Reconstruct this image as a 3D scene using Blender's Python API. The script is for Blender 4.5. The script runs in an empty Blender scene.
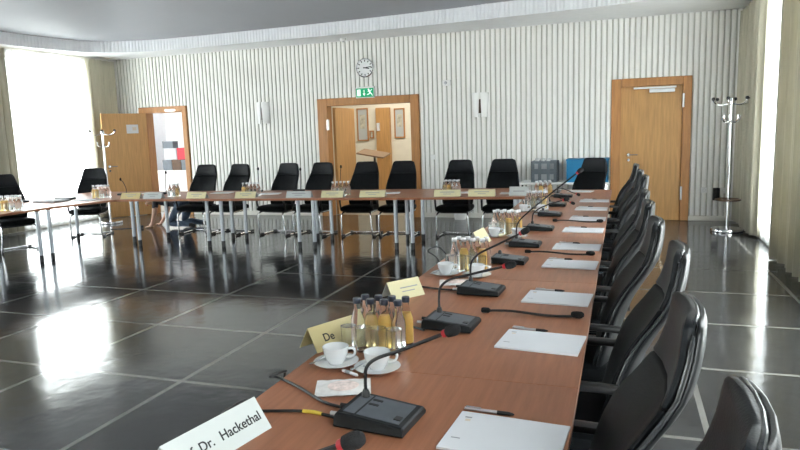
import bpy, bmesh, math, random
from mathutils import Vector, Matrix
random.seed(7)
PI = math.pi
R = math.radians
SC = bpy.context.scene
COL = SC.collection

# ------------------------------------------------------------------ camera
CM = Matrix(((0.94591191, 0.32292861, -0.03110917),
             (0.01638674, -0.14332634, -0.98953981),
             (-0.32400948, 0.93550771, -0.14086584)))   # world -> (right, down, forward)
F = 644.744
CH = 1.551
cam_d = bpy.data.cameras.new('camera')
cam = bpy.data.objects.new('camera', cam_d)
COL.objects.link(cam)
cam_d.sensor_width = 36.0
cam_d.lens = F / 800.0 * 36.0
cam_d.clip_start = 0.05
rgt, dwn, fwd = CM[0], CM[1], CM[2]
cam.matrix_world = Matrix(((rgt[0], -dwn[0], -fwd[0], 0), (rgt[1], -dwn[1], -fwd[1], 0),
                           (rgt[2], -dwn[2], -fwd[2], CH), (0, 0, 0, 1)))
SC.camera = cam

def proj(p):
    q = CM @ (Vector(p) - Vector((0, 0, CH)))
    return 400 + F * q[0] / q[2], 225 + F * q[1] / q[2]

def ray(x, y):
    return CM.transposed() @ Vector((x - 400, y - 225, F))

def at_z(x, y, z):
    r = ray(x, y); t = (z - CH) / r[2]
    return Vector((0, 0, CH)) + r * t

def at_y(x, y, Y):
    r = ray(x, y); t = Y / r[1]
    return Vector((0, 0, CH)) + r * t

# ------------------------------------------------------------------ materials
def mat(name, color, rough=0.5, metal=0.0, noise=0.0, nscale=8.0, bump=0.0, bscale=60.0, spec=0.5,
        stretch=(1, 1, 1), trans=0.0, ior=1.45, emit=None, estr=0.0, coat=0.0, sheen=0.0):
    m = bpy.data.materials.new(name)
    m.use_nodes = True
    nt = m.node_tree
    b = nt.nodes['Principled BSDF']
    b.inputs['Base Color'].default_value = (*color, 1)
    b.inputs['Roughness'].default_value = rough
    b.inputs['Metallic'].default_value = metal
    b.inputs['Specular IOR Level'].default_value = spec
    b.inputs['Transmission Weight'].default_value = trans
    b.inputs['IOR'].default_value = ior
    b.inputs['Coat Weight'].default_value = coat
    b.inputs['Sheen Weight'].default_value = sheen
    if emit:
        b.inputs['Emission Color'].default_value = (*emit, 1)
        b.inputs['Emission Strength'].default_value = estr
    tc = nt.nodes.new('ShaderNodeTexCoord')
    mp = nt.nodes.new('ShaderNodeMapping')
    mp.inputs['Scale'].default_value = stretch
    nt.links.new(tc.outputs['Object'], mp.inputs['Vector'])
    if noise:
        n = nt.nodes.new('ShaderNodeTexNoise')
        n.inputs['Scale'].default_value = nscale
        n.inputs['Detail'].default_value = 5
        nt.links.new(mp.outputs['Vector'], n.inputs['Vector'])
        rp = nt.nodes.new('ShaderNodeValToRGB')
        rp.color_ramp.elements[0].position = 0.3
        rp.color_ramp.elements[1].position = 0.7
        rp.color_ramp.elements[0].color = (*[max(0, c * (1 - noise)) for c in color], 1)
        rp.color_ramp.elements[1].color = (*[min(1, c * (1 + noise)) for c in color], 1)
        nt.links.new(n.outputs['Fac'], rp.inputs['Fac'])
        nt.links.new(rp.outputs['Color'], b.inputs['Base Color'])
    if bump:
        n2 = nt.nodes.new('ShaderNodeTexNoise')
        n2.inputs['Scale'].default_value = bscale
        n2.inputs['Detail'].default_value = 3
        nt.links.new(mp.outputs['Vector'], n2.inputs['Vector'])
        bp = nt.nodes.new('ShaderNodeBump')
        bp.inputs['Strength'].default_value = bump
        bp.inputs['Distance'].default_value = 0.01
        nt.links.new(n2.outputs['Fac'], bp.inputs['Height'])
        nt.links.new(bp.outputs['Normal'], b.inputs['Normal'])
    return m

M = {}
M['fluted'] = mat('fluted_wall_paint', (0.86, 0.855, 0.82), 0.6, noise=0.02, nscale=3)
M['groove'] = mat('grey_between_slats', (0.60, 0.59, 0.54), 0.8, noise=0.05)
M['plain_wall'] = mat('plain_wall_paint', (0.78, 0.76, 0.70), 0.8, noise=0.03)
M['cream'] = mat('cream_corridor_paint', (0.80, 0.76, 0.63), 0.8, noise=0.03)
M['white_room'] = mat('white_room_paint', (0.85, 0.86, 0.88), 0.8, noise=0.02)
M['soffit'] = mat('soffit_plaster', (0.84, 0.85, 0.86), 0.7, noise=0.02)
M['band'] = mat('ribbed_band_plaster', (0.82, 0.83, 0.86), 0.75, noise=0.02)
M['ceiling'] = mat('grey_ceiling_plaster', (0.35, 0.363, 0.39), 0.6, noise=0.03, nscale=1.2)
M['door_leaf'] = mat('door_veneer', (0.50, 0.272, 0.098), 0.42, noise=0.14, nscale=5, stretch=(7, 7, 0.5))
M['door_frame'] = mat('door_frame_wood', (0.44, 0.205, 0.070), 0.42, noise=0.15, nscale=5, stretch=(7, 7, 0.6))
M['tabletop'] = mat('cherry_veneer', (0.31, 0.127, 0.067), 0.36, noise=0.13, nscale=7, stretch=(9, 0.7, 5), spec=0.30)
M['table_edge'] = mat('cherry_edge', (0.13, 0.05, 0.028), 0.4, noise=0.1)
M['leather'] = mat('black_leather', (0.007, 0.008, 0.009), 0.50, noise=0.2, nscale=20, bump=0.10, bscale=160, spec=0.08)
M['leather_head'] = mat('black_leather_headrest', (0.011, 0.0125, 0.0145), 0.42, noise=0.2, nscale=20, bump=0.08, bscale=160, spec=0.14)
M['shell'] = mat('black_leather_shell', (0.007, 0.008, 0.009), 0.34, noise=0.2, nscale=15, bump=0.05, bscale=150, spec=0.30)
M['piping'] = mat('black_piping', (0.02, 0.022, 0.024), 0.25, noise=0.1, spec=0.6)
M['black_plastic'] = mat('black_plastic', (0.014, 0.014, 0.015), 0.42, noise=0.15, nscale=30)
M['console'] = mat('console_plastic', (0.010, 0.011, 0.012), 0.42, noise=0.15, nscale=30, spec=0.25)
M['console_panel'] = mat('console_panel', (0.095, 0.105, 0.12), 0.40, noise=0.08, nscale=30, spec=0.3)
M['foam'] = mat('black_foam', (0.008, 0.008, 0.009), 0.95, noise=0.3, nscale=120, bump=0.5, bscale=400)
M['red_ring'] = mat('red_light_ring', (0.45, 0.03, 0.04), 0.35, noise=0.05)
M['chrome'] = mat('chrome', (0.80, 0.81, 0.83), 0.13, metal=1.0, noise=0.04)
M['steel'] = mat('brushed_steel', (0.62, 0.63, 0.65), 0.3, metal=1.0, noise=0.06)
M['table_leg'] = mat('grey_metal_leg', (0.36, 0.38, 0.41), 0.28, metal=0.9, noise=0.05)
M['paper'] = mat('white_paper', (0.64, 0.65, 0.68), 0.75, noise=0.015)
M['card_white'] = mat('white_card', (0.50, 0.53, 0.52), 0.6, noise=0.02)
M['card_yellow'] = mat('pale_yellow_card', (0.62, 0.57, 0.35), 0.6, noise=0.03)
M['card_gold'] = mat('gold_card', (0.50, 0.42, 0.21), 0.55, noise=0.04)
M['ink'] = mat('black_ink', (0.02, 0.02, 0.022), 0.7, noise=0.05)
M['ink_grey'] = mat('grey_ink', (0.28, 0.29, 0.31), 0.7, noise=0.05)
M['ink_tan'] = mat('tan_ink', (0.62, 0.52, 0.42), 0.7, noise=0.05)
M['china'] = mat('white_china', (0.62, 0.63, 0.64), 0.16, noise=0.01, coat=0.3)
M['coffee'] = mat('dark_inside', (0.10, 0.09, 0.085), 0.3, noise=0.05)
M['glass'] = mat('clear_glass', (0.97, 0.985, 0.98), 0.02, trans=1.0, ior=1.38)
M['glass_thin'] = mat('bottle_glass', (0.97, 0.98, 0.97), 0.02, trans=1.0, ior=1.14)
M['juice'] = mat('orange_juice', (0.90, 0.60, 0.17), 0.35, noise=0.06, trans=0.6, ior=1.2)
M['apple'] = mat('apple_juice', (0.90, 0.70, 0.34), 0.25, noise=0.06, trans=0.8, ior=1.2)
M['cap'] = mat('dark_cap', (0.035, 0.04, 0.06), 0.35, metal=0.4, noise=0.1)
M['cap_glare'] = mat('cap_with_glare', (0.6, 0.6, 0.62), 0.3, metal=0.8, noise=0.05)  # whitish light reflection on the far bottle tops, put into the cap colour
M['cellophane'] = mat('cellophane', (0.80, 0.78, 0.76), 0.25, noise=0.08, nscale=40)
M['biscuit'] = mat('pale_biscuit', (0.72, 0.60, 0.56), 0.8, noise=0.2, nscale=60)
M['curtain'] = mat('beige_curtain', (0.62, 0.585, 0.46), 0.9, noise=0.08, nscale=6, sheen=0.2, stretch=(6, 6, 0.4))
M['white_gloss'] = mat('white_plastic', (0.82, 0.82, 0.81), 0.35, noise=0.02)
M['blue_plastic'] = mat('blue_plastic', (0.02, 0.21, 0.42), 0.4, noise=0.08)
M['grey_plastic'] = mat('grey_plastic', (0.15, 0.175, 0.20), 0.45, noise=0.1)
M['grey_light'] = mat('light_grey_plastic', (0.5, 0.52, 0.54), 0.5, noise=0.05)
M['red_plastic'] = mat('red_box', (0.62, 0.03, 0.05), 0.45, noise=0.05)
M['green_sign'] = mat('green_sign_face', (0.0, 0.30, 0.13), 0.4, noise=0.03, emit=(0.0, 0.42, 0.17), estr=0.35)
M['white_sign'] = mat('white_sign_symbol', (0.85, 0.9, 0.87), 0.4, noise=0.02, emit=(0.8, 1.0, 0.9), estr=0.6)
M['clock_face'] = mat('clock_face', (0.84, 0.85, 0.85), 0.4, noise=0.01)
M['sconce'] = mat('frosted_white_shade', (0.90, 0.90, 0.88), 0.4, noise=0.02)
M['brown'] = mat('dark_brown_wood', (0.10, 0.06, 0.035), 0.4, noise=0.15)
M['dull_wood'] = mat('dull_oak', (0.26, 0.17, 0.10), 0.4, noise=0.15, nscale=8, stretch=(1, 8, 8))
M['picture'] = mat('framed_print', (0.52, 0.50, 0.40), 0.6, noise=0.35, nscale=12)
M['skin'] = mat('skin', (0.62, 0.36, 0.25), 0.5, noise=0.06)
M['shirt'] = mat('dark_grey_shirt', (0.05, 0.05, 0.058), 0.85, noise=0.2, nscale=25)
M['jeans'] = mat('blue_jeans', (0.085, 0.12, 0.18), 0.9, noise=0.2, nscale=30)
M['shoe'] = mat('black_shoe', (0.018, 0.018, 0.02), 0.5, noise=0.1)
M['hair'] = mat('brown_hair', (0.10, 0.055, 0.03), 0.6, noise=0.3, nscale=60)
M['grey_cloth'] = mat('grey_folder', (0.33, 0.33, 0.34), 0.7, noise=0.1)
M['yellow_tape'] = mat('yellow_cable', (0.55, 0.40, 0.05), 0.5, noise=0.05)

def floor_mat():
    m = bpy.data.materials.new('polished_stone_floor'); m.use_nodes = True
    nt = m.node_tree; b = nt.nodes['Principled BSDF']
    tc = nt.nodes.new('ShaderNodeTexCoord')
    sep = nt.nodes.new('ShaderNodeSeparateXYZ')
    nt.links.new(tc.outputs['Object'], sep.inputs[0])
    def line(out, off, half):
        a = nt.nodes.new('ShaderNodeMath'); a.operation = 'SUBTRACT'; a.inputs[1].default_value = off
        nt.links.new(out, a.inputs[0])
        d = nt.nodes.new('ShaderNodeMath'); d.operation = 'PINGPONG'; d.inputs[1].default_value = 0.52
        nt.links.new(a.outputs[0], d.inputs[0])
        l = nt.nodes.new('ShaderNodeMath'); l.operation = 'LESS_THAN'; l.inputs[1].default_value = half
        nt.links.new(d.outputs[0], l.inputs[0])
        return l.outputs[0]
    lx = line(sep.outputs['X'], -2.687 - 20.8, 0.016)
    ly = line(sep.outputs['Y'], 2.279 - 20.8, 0.016)
    mx = nt.nodes.new('ShaderNodeMath'); mx.operation = 'MAXIMUM'
    nt.links.new(lx, mx.inputs[0]); nt.links.new(ly, mx.inputs[1])
    n = nt.nodes.new('ShaderNodeTexNoise'); n.inputs['Scale'].default_value = 7; n.inputs['Detail'].default_value = 8
    n.inputs['Roughness'].default_value = 0.7
    nt.links.new(tc.outputs['Object'], n.inputs['Vector'])
    rp = nt.nodes.new('ShaderNodeValToRGB')
    rp.color_ramp.elements[0].position = 0.3; rp.color_ramp.elements[0].color = (0.020, 0.021, 0.023, 1)
    rp.color_ramp.elements[1].position = 0.75; rp.color_ramp.elements[1].color = (0.045, 0.045, 0.046, 1)
    nt.links.new(n.outputs['Fac'], rp.inputs['Fac'])
    mix = nt.nodes.new('ShaderNodeMix'); mix.data_type = 'RGBA'
    nt.links.new(mx.outputs[0], mix.inputs['Factor'])
    nt.links.new(rp.outputs['Color'], mix.inputs['A'])
    mix.inputs['B'].default_value = (0.18, 0.176, 0.165, 1)
    nt.links.new(mix.outputs['Result'], b.inputs['Base Color'])
    n2 = nt.nodes.new('ShaderNodeTexNoise'); n2.inputs['Scale'].default_value = 2.0; n2.inputs['Detail'].default_value = 4
    nt.links.new(tc.outputs['Object'], n2.inputs['Vector'])
    mr = nt.nodes.new('ShaderNodeMapRange'); mr.inputs['To Min'].default_value = 0.085; mr.inputs['To Max'].default_value = 0.16
    nt.links.new(n2.outputs['Fac'], mr.inputs['Value'])
    nt.links.new(mr.outputs[0], b.inputs['Roughness'])
    n3 = nt.nodes.new('ShaderNodeTexNoise'); n3.inputs['Scale'].default_value = 5.0; n3.inputs['Detail'].default_value = 2
    nt.links.new(tc.outputs['Object'], n3.inputs['Vector'])
    bp = nt.nodes.new('ShaderNodeBump'); bp.inputs['Strength'].default_value = 0.10; bp.inputs['Distance'].default_value = 0.02
    nt.links.new(n3.outputs['Fac'], bp.inputs['Height'])
    nt.links.new(bp.outputs['Normal'], b.inputs['Normal'])
    b.inputs['Specular IOR Level'].default_value = 0.55
    return m
M['floor'] = floor_mat()

def sheer_mat():
    m = bpy.data.materials.new('white_sheer'); m.use_nodes = True
    nt = m.node_tree; nt.nodes.clear()
    o = nt.nodes.new('ShaderNodeOutputMaterial')
    tr = nt.nodes.new('ShaderNodeBsdfTranslucent'); tr.inputs['Color'].default_value = (0.92, 0.94, 0.96, 1)
    tp = nt.nodes.new('ShaderNodeBsdfTransparent'); tp.inputs['Color'].default_value = (1, 1, 1, 1)
    df = nt.nodes.new('ShaderNodeBsdfDiffuse'); df.inputs['Color'].default_value = (0.9, 0.9, 0.9, 1)
    m1 = nt.nodes.new('ShaderNodeMixShader'); m1.inputs[0].default_value = 0.35
    m2 = nt.nodes.new('ShaderNodeMixShader')
    tc = nt.nodes.new('ShaderNodeTexCoord'); n = nt.nodes.new('ShaderNodeTexNoise'); n.inputs['Scale'].default_value = 3
    mr = nt.nodes.new('ShaderNodeMapRange'); mr.inputs['To Min'].default_value = 0.30; mr.inputs['To Max'].default_value = 0.42
    nt.links.new(tc.outputs['Object'], n.inputs['Vector']); nt.links.new(n.outputs['Fac'], mr.inputs['Value'])
    nt.links.new(mr.outputs[0], m2.inputs[0])
    nt.links.new(tr.outputs[0], m1.inputs[1]); nt.links.new(df.outputs[0], m1.inputs[2])
    nt.links.new(m1.outputs[0], m2.inputs[1]); nt.links.new(tp.outputs[0], m2.inputs[2])
    nt.links.new(m2.outputs[0], o.inputs['Surface'])
    return m
M['sheer'] = sheer_mat()
def drape(m):
    nt = m.node_tree; b = nt.nodes['Principled BSDF']; o = nt.nodes['Material Output']
    tr = nt.nodes.new('ShaderNodeBsdfTranslucent'); tr.inputs['Color'].default_value = (0.60, 0.56, 0.43, 1)
    mx = nt.nodes.new('ShaderNodeMixShader'); mx.inputs[0].default_value = 0.18
    nt.links.new(b.outputs[0], mx.inputs[1]); nt.links.new(tr.outputs[0], mx.inputs[2]); nt.links.new(mx.outputs[0], o.inputs['Surface'])
drape(M['curtain'])

def pane_mat():
    m = bpy.data.materials.new('window_glass'); m.use_nodes = True
    nt = m.node_tree; nt.nodes.clear()
    o = nt.nodes.new('ShaderNodeOutputMaterial')
    tp = nt.nodes.new('ShaderNodeBsdfTransparent'); tp.inputs['Color'].default_value = (0.97, 0.99, 0.98, 1)
    gl = nt.nodes.new('ShaderNodeBsdfGlossy'); gl.inputs['Roughness'].default_value = 0.02
    mx = nt.nodes.new('ShaderNodeMixShader'); mx.inputs[0].default_value = 0.06
    nt.links.new(tp.outputs[0], mx.inputs[1]); nt.links.new(gl.outputs[0], mx.inputs[2])
    nt.links.new(mx.outputs[0], o.inputs['Surface'])
    return m
M['pane'] = pane_mat()

# ------------------------------------------------------------------ mesh helpers
class MB:
    def __init__(s):
        s.v = []; s.f = []
    def add(s, vs, fs, mtx=None):
        n = len(s.v)
        s.v += [tuple(mtx @ Vector(p)) if mtx else tuple(p) for p in vs]
        s.f += [tuple(i + n for i in f) for f in fs]
        return s
    def box(s, x0, x1, y0, y1, z0, z1, bev=0.0, mtx=None, seg=2):
        bm = bmesh.new()
        bmesh.ops.create_cube(bm, size=1.0)
        for v in bm.verts:
            v.co = Vector((x0 + (v.co.x + .5) * (x1 - x0), y0 + (v.co.y + .5) * (y1 - y0), z0 + (v.co.z + .5) * (z1 - z0)))
        if bev > 0:
            bmesh.ops.bevel(bm, geom=bm.edges[:], offset=bev, segments=seg, profile=0.5, affect='EDGES')
        bm.verts.index_update()
        s.add([v.co.copy() for v in bm.verts], [[v.index for v in f.verts] for f in bm.faces], mtx)
        bm.free()
        return s
    def loft(s, rings, cap=True, closed=True):
        n = len(rings[0]); fs = []
        for i in range(len(rings) - 1):
            for k in range(n if closed else n - 1):
                a = i * n + k; b = i * n + (k + 1) % n
                fs.append((a, b, b + n, a + n))
        if cap and closed:
            fs.append(tuple(range(n))[::-1]); fs.append(tuple((len(rings) - 1) * n + k for k in range(n)))
        return s.add([p for r in rings for p in r], fs)
    def tube(s, pts, r, seg=10, cap=True):
        pts = [Vector(p) for p in pts]
        rr = r if isinstance(r, (list, tuple)) else [r] * len(pts)
        rings = []; up = None
        for i, p in enumerate(pts):
            a = pts[max(i - 1, 0)]; b = pts[min(i + 1, len(pts) - 1)]
            d = (b - a)
            if d.length < 1e-9: d = Vector((0, 0, 1))
            d.normalize()
            if up is None:
                up = Vector((0, 0, 1)) if abs(d.z) < 0.9 else Vector((1, 0, 0))
            e1 = (up - d * up.dot(d))
            if e1.length < 1e-6: e1 = d.orthogonal()
            e1.normalize(); up = e1
            e2 = d.cross(e1)
            rings.append([p + (e1 * math.cos(2 * PI * k / seg) + e2 * math.sin(2 * PI * k / seg)) * rr[i] for k in range(seg)])
        return s.loft(rings, cap)
    def lathe(s, prof, c=(0, 0, 0), seg=20, mtx=None):
        rings = [[(c[0] + r * math.cos(2 * PI * k / seg), c[1] + r * math.sin(2 * PI * k / seg), c[2] + z) for k in range(seg)] for r, z in prof]
        if mtx: rings = [[mtx @ Vector(p) for p in g] for g in rings]
        return s.loft(rings)
    def prism(s, poly, z0, z1):
        return s.loft([[(x, y, z0) for x, y in poly], [(x, y, z1) for x, y in poly]])
    def build(s, name, m, parent=None, smooth=False, loc=None):
        me = bpy.data.meshes.new(name)
        me.from_pydata(s.v, [], s.f)
        bm = bmesh.new(); bm.from_mesh(me)
        bmesh.ops.recalc_face_normals(bm, faces=bm.faces[:])
        bm.to_mesh(me); bm.free()
        me.materials.append(m)
        if smooth:
            for p in me.polygons: p.use_smooth = True
            if smooth != 'all':
                me.set_sharp_from_angle(angle=R(42))
        o = bpy.data.objects.new(name, me)
        COL.objects.link(o)
        if parent: o.parent = parent
        if loc is not None: o.location = loc
        return o

def smooth_path(pts, n=8):
    pts = [Vector(p) for p in pts]; out = []
    for i in range(len(pts) - 1):
        p0 = pts[max(i - 1, 0)]; p1 = pts[i]; p2 = pts[i + 1]; p3 = pts[min(i + 2, len(pts) - 1)]
        for k in range(n):
            t = k / n
            out.append(0.5 * ((2 * p1) + (p2 - p0) * t + (2 * p0 - 5 * p1 + 4 * p2 - p3) * t * t + (3 * p1 - p0 - 3 * p2 + p3) * t ** 3))
    out.append(pts[-1])
    return out

def tag(o, label, cat, group=None):
    o['label'] = label; o['category'] = cat
    if group: o['group'] = group
    return o
def thing(name, label, cat, loc=(0, 0, 0), rz=0.0, group=None):
    o = bpy.data.objects.new(name, None); COL.objects.link(o)
    o.empty_display_size = 0.1
    o.location = loc; o.rotation_euler = (0, 0, rz)
    return tag(o, label, cat, group)
def struct(o, label=None):
    o['kind'] = 'structure'
    if label: o['label'] = label
    return o
KIDS = {}
def copy_tree(o, parent=None):
    c = o.copy(); COL.objects.link(c)
    if parent: c.parent = parent
    for ch in list(o.children): copy_tree(ch, c)
    return c
def place(src, loc, rz, label, group=None):
    c = copy_tree(src); c.location = loc; c.rotation_euler = (0, 0, rz); c['label'] = label
    if group: c['group'] = group
    return c
NTH = ['nearest', 'second', 'third', 'fourth', 'fifth', 'sixth', 'seventh', 'eighth', 'ninth', 'tenth']
def nth_cam(i, rest):
    return f'nearest {rest} to the camera' if i == 0 else f'{NTH[i]} {rest} counting away from the camera'

# ------------------------------------------------------------------ room shell
XL, XR, YB, YF, ZC, ZT = -10.25, 1.80, 11.36, -3.2, 3.27, 3.48
D1 = (-9.68, -8.49, -9.49, -8.60, 2.25, 2.13)      # outer x0,x1, inner x0,x1, outer top, inner top
D2 = (-5.51, -3.49, -5.31, -3.65, 2.24, 2.10)
D3 = (-0.18, 1.03, -0.03, 0.90, 2.31, 2.18)

struct(MB().box(XL - .3, XR + .3, YF - .2, YB + .2, -0.12, 0).build('floor', M['floor']), 'dark polished stone floor with pale joint lines')
struct(MB().box(-10.9, -2.2, YB + .2, 14.6, -0.12, 0).build('floor_corridor', mat('corridor_floor', (0.3, 0.27, 0.22), 0.4, noise=0.1)))

def fluted(mb, x0, x1, z0, z1, y=YB, pitch=0.0865):
    n = max(1, round((x1 - x0) / pitch)); p = (x1 - x0) / n
    prof = []
    for i in range(n):
        b = x0 + i * p
        for fx, d in ((0.0, 0.0), (0.15, 0.0), (0.18, 0.022), (0.30, 0.031), (0.58, 0.033), (0.84, 0.031), (0.96, 0.022), (0.985, 0.0)):
            prof.append((b + fx * p, y - d))
    prof.append((x1, y))
    prof += [(x1, y + .12), (x0, y + .12)]
    mb.loft([[(a, b, z0) for a, b in prof], [(a, b, z1) for a, b in prof]])
mb = MB()
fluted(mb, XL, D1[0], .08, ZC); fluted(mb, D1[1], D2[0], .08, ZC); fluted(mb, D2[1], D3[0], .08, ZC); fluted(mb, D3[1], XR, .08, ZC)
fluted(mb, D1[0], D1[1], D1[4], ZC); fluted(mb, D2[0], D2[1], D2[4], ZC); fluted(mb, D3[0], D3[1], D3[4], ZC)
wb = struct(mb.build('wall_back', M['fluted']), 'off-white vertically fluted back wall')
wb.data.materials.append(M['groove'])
for p in wb.data.polygons:          # the recessed strips between the slats get a greyer colour
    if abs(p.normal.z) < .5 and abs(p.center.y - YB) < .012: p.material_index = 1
for i, (a, b) in enumerate(((XL, D1[0]), (D1[1], D2[0]), (D2[1], D3[0]), (D3[1], XR))):
    struct(MB().box(a, b, YB - .045, YB + .1, 0, .085, .006).build('baseboard_back' if i == 0 else 'baseboard_back.%03d' % i, M['plain_wall']))

# windows in the side walls: (y0, y1)
WL = [(8.75, 10.55), (5.2, 7.6), (1.6, 4.0), (-2.4, 0.4)]  # the last one is unseen, added to brighten the foreground
WR = [(7.1, 9.65), (3.3, 5.8), (-2.2, 1.2)]  # last one likewise unseen, added to light the near table and chairs
WZ0, WZ1 = 0.12, 3.16
def side_wall(name, x0, x1, wins):
    m_ = MB(); ys = [YF]
    for a, b in sorted(wins): ys += [a, b]
    ys.append(YB + .1)
    for i in range(0, len(ys), 2): m_.box(x0, x1, ys[i], ys[i + 1], 0, ZT + .3)
    for a, b in wins:
        m_.box(x0, x1, a, b, 0, WZ0); m_.box(x0, x1, a, b, WZ1, ZT + .3)
    struct(m_.build(name, M['plain_wall']))
side_wall('wall_left', XL - .25, XL, WL)
side_wall('wall_right', XR, XR + .25, WR)
struct(MB().box(XL - .25, XR + .25, YF - .2, YF, 0, ZT + .3).build('wall_front', M['plain_wall']))
k = 1
for wins, xx, sgn in ((WL, XL, -1), (WR, XR, 1)):
    for a, b in wins:
        w = bpy.data.objects.new('window_%d' % k, None); COL.objects.link(w); struct(w, 'tall window behind a white sheer curtain')
        w.location = (xx + sgn * .16, (a + b) / 2, 0)
        h = (b - a) / 2; f = MB(); t = .05
        f.box(-.03, .03, -h, -h + t, WZ0, WZ1); f.box(-.03, .03, h - t, h, WZ0, WZ1)
        f.box(-.03, .03, -h, h, WZ0, WZ0 + t); f.box(-.03, .03, -h, h, WZ1 - t, WZ1)
        f.box(-.03, .03, -.03, .03, WZ0, WZ1)
        f.build('window_frame', M['white_gloss'], w)
        MB().box(-.004, .004, -h + t, h - t, WZ0 + t, WZ1 - t).build('pane', M['pane'], w)
        k += 1

# ceiling: flat soffit, ribbed upright band, grey recessed ceiling
edge = [(-10.16, YF + .4), (-10.16, 4.0), (-10.13, 7.2), (-10.07, 8.5), (-9.95, 9.45), (-9.62, 10.22), (-8.75, 10.58), (-7.57, 10.63), (-4.57, 10.52),
        (-2.47, 10.35), (-0.9, 10.16), (0.2, 9.98), (0.95, 9.55), (1.3, 8.8), (1.42, 7.2), (1.45, 4.0), (1.45, YF + .4)]
ep = [Vector((p[0], p[1], 0)) for p in smooth_path([(a, b, 0) for a, b in edge], 10)]
mb = MB(); vs = []; fs = []
outer = []
for p in ep:        # soffit outer rim just past the walls
    dl, dr, db = abs(p.x - XL), abs(p.x - XR), abs(p.y - YB)
    outer.append(p)
inner_n = len(ep)
def rim(i):
    t = i / (inner_n - 1)
    return None
# soffit as a strip between the inner curve and the wall rectangle (projected radially from the room centre)
cx, cy = -4.2, 3.0
def to_wall(p):
    d = Vector((p.x - cx, p.y - cy)); best = 1e9
    if d.x < 0: best = min(best, (XL - .02 - cx) / d.x)
    if d.x > 0: best = min(best, (XR + .02 - cx) / d.x)
    if d.y > 0: best = min(best, (YB + .02 - cy) / d.y)
    if d.y < 0: best = min(best, (YF - cy) / d.y)
    return Vector((cx + d.x * best, cy + d.y * best, 0))
ins = list(ep)
full = []
for i, p in enumerate(ins):
    q = to_wall(p)
    if i:
        q0 = full[-1][1]
        for corner in ((XL - .02, YB + .02), (XR + .02, YB + .02)):
            if (abs(q0.x - corner[0]) < 1e-4) != (abs(q.x - corner[0]) < 1e-4) and (abs(q0.y - corner[1]) < 1e-4 or abs(q.y - corner[1]) < 1e-4):
                full.append((p, Vector((corner[0], corner[1], 0))))
    full.append((p, q))
mb.loft([[(p.x, p.y, ZC), (q.x, q.y, ZC), (q.x, q.y, ZC + .06), (p.x, p.y, ZC + .06)] for p, q in full])
struct(mb.build('ceiling_soffit', M['soffit']), 'flat white ceiling soffit round the room edge')
# ribbed band
dense = []
acc = 0.0
for i in range(len(ep) - 1):
    a, b = ep[i], ep[i + 1]; L = (b - a).length; n = max(1, int(L / 0.0125))
    for j in range(n): dense.append(a.lerp(b, j / n))
rings = []
for i in range(1, len(dense) - 1):
    d = (dense[i + 1] - dense[i - 1]).normalized(); nrm = Vector((d.y, -d.x, 0))
    off = 0.012 * abs(math.sin(i * PI / 5.0))
    p = dense[i] + nrm * off; q = dense[i] - nrm * .05
    rings.append([(p.x, p.y, ZC + .001), (p.x, p.y, ZT + .02), (q.x, q.y, ZT + .02), (q.x, q.y, ZC + .001)])
struct(MB().loft(rings).build('trim_1', M['band']), 'ribbed white band above the soffit')
# grey ceiling with a gently raised centre
nx, ny = 40, 40; vs = []; fs = []
for i in range(nx + 1):
    for j in range(ny + 1):
        u, v_ = i / nx, j / ny
        x = XL - .1 + u * (XR - XL + .2); y = YF - .1 + v_ * (YB - YF + .2)
        e = min((x - XL), (XR - x), (YB - y) * .9, 3.0)
        t = max(0.0, min(1.0, (e - .75) / 1.9)); t = t * t * (3 - 2 * t)
        vs.append((x, y, ZT + .48 * t))
for i in range(nx):
    for j in range(ny):
        a = i * (ny + 1) + j
        fs.append((a, a + ny + 1, a + ny + 2, a + 1))
n0 = len(vs)
vs += [(XL - .1, YF - .1, ZT + .7), (XR + .1, YF - .1, ZT + .7), (XR + .1, YB + .1, ZT + .7), (XL - .1, YB + .1, ZT + .7)]
fs.append((n0, n0 + 1, n0 + 2, n0 + 3))
struct(MB().add(vs, fs).build('ceiling', M['ceiling'], smooth='all'), 'grey plaster ceiling inside the ribbed band')

# ------------------------------------------------------------------ rooms beyond the doors
struct(MB().box(-10.9, -8.15, 13.6, 13.7, 0, 3.2).build('wall_side_room', M['white_room']))
struct(MB().box(-10.95, -10.85, YB + .12, 13.7, 0, 3.2).build('wall_side_room.001', M['white_room']))
struct(MB().box(-8.2, -8.1, YB + .12, 13.7, 0, 3.2).build('wall_side_room.002', M['white_room']))
struct(MB().box(-10.9, -8.15, YB + .12, 13.7, 3.2, 3.3).build('ceiling_side_room', M['white_room']))
struct(MB().box(-8.0, -2.1, 14.2, 14.3, 0, 3.2).build('wall_corridor', M['cream']))
struct(MB().box(-8.1, -8.0, YB + .12, 14.2, 0, 3.2).build('wall_corridor.001', M['cream']))
struct(MB().box(-2.2, -2.1, YB + .12, 14.2, 0, 3.2).build('wall_corridor.002', M['cream']))
struct(MB().box(-8.1, -2.1, YB + .12, 14.3, 3.2, 3.3).build('ceiling_corridor', M['cream']))
def lamp(name, loc, size, power, color):
    l = bpy.data.lights.new(name, 'AREA'); l.shape = 'RECTANGLE'; l.size = size[0]; l.size_y = size[1]
    l.energy = power; l.color = color
    o = bpy.data.objects.new(name, l); COL.objects.link(o); o.location = loc
    return o
lamp('side_room_window_fill', (-9.5, 12.6, 3.15), (1.4, 1.2), 7, (1.0, 0.98, 0.95))  # unseen area light added in place of the side room's bright window
lamp('corridor_lamp', (-4.4, 12.9, 3.15), (2.6, .8), 58, (1.0, 0.97, 0.92))

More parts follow.
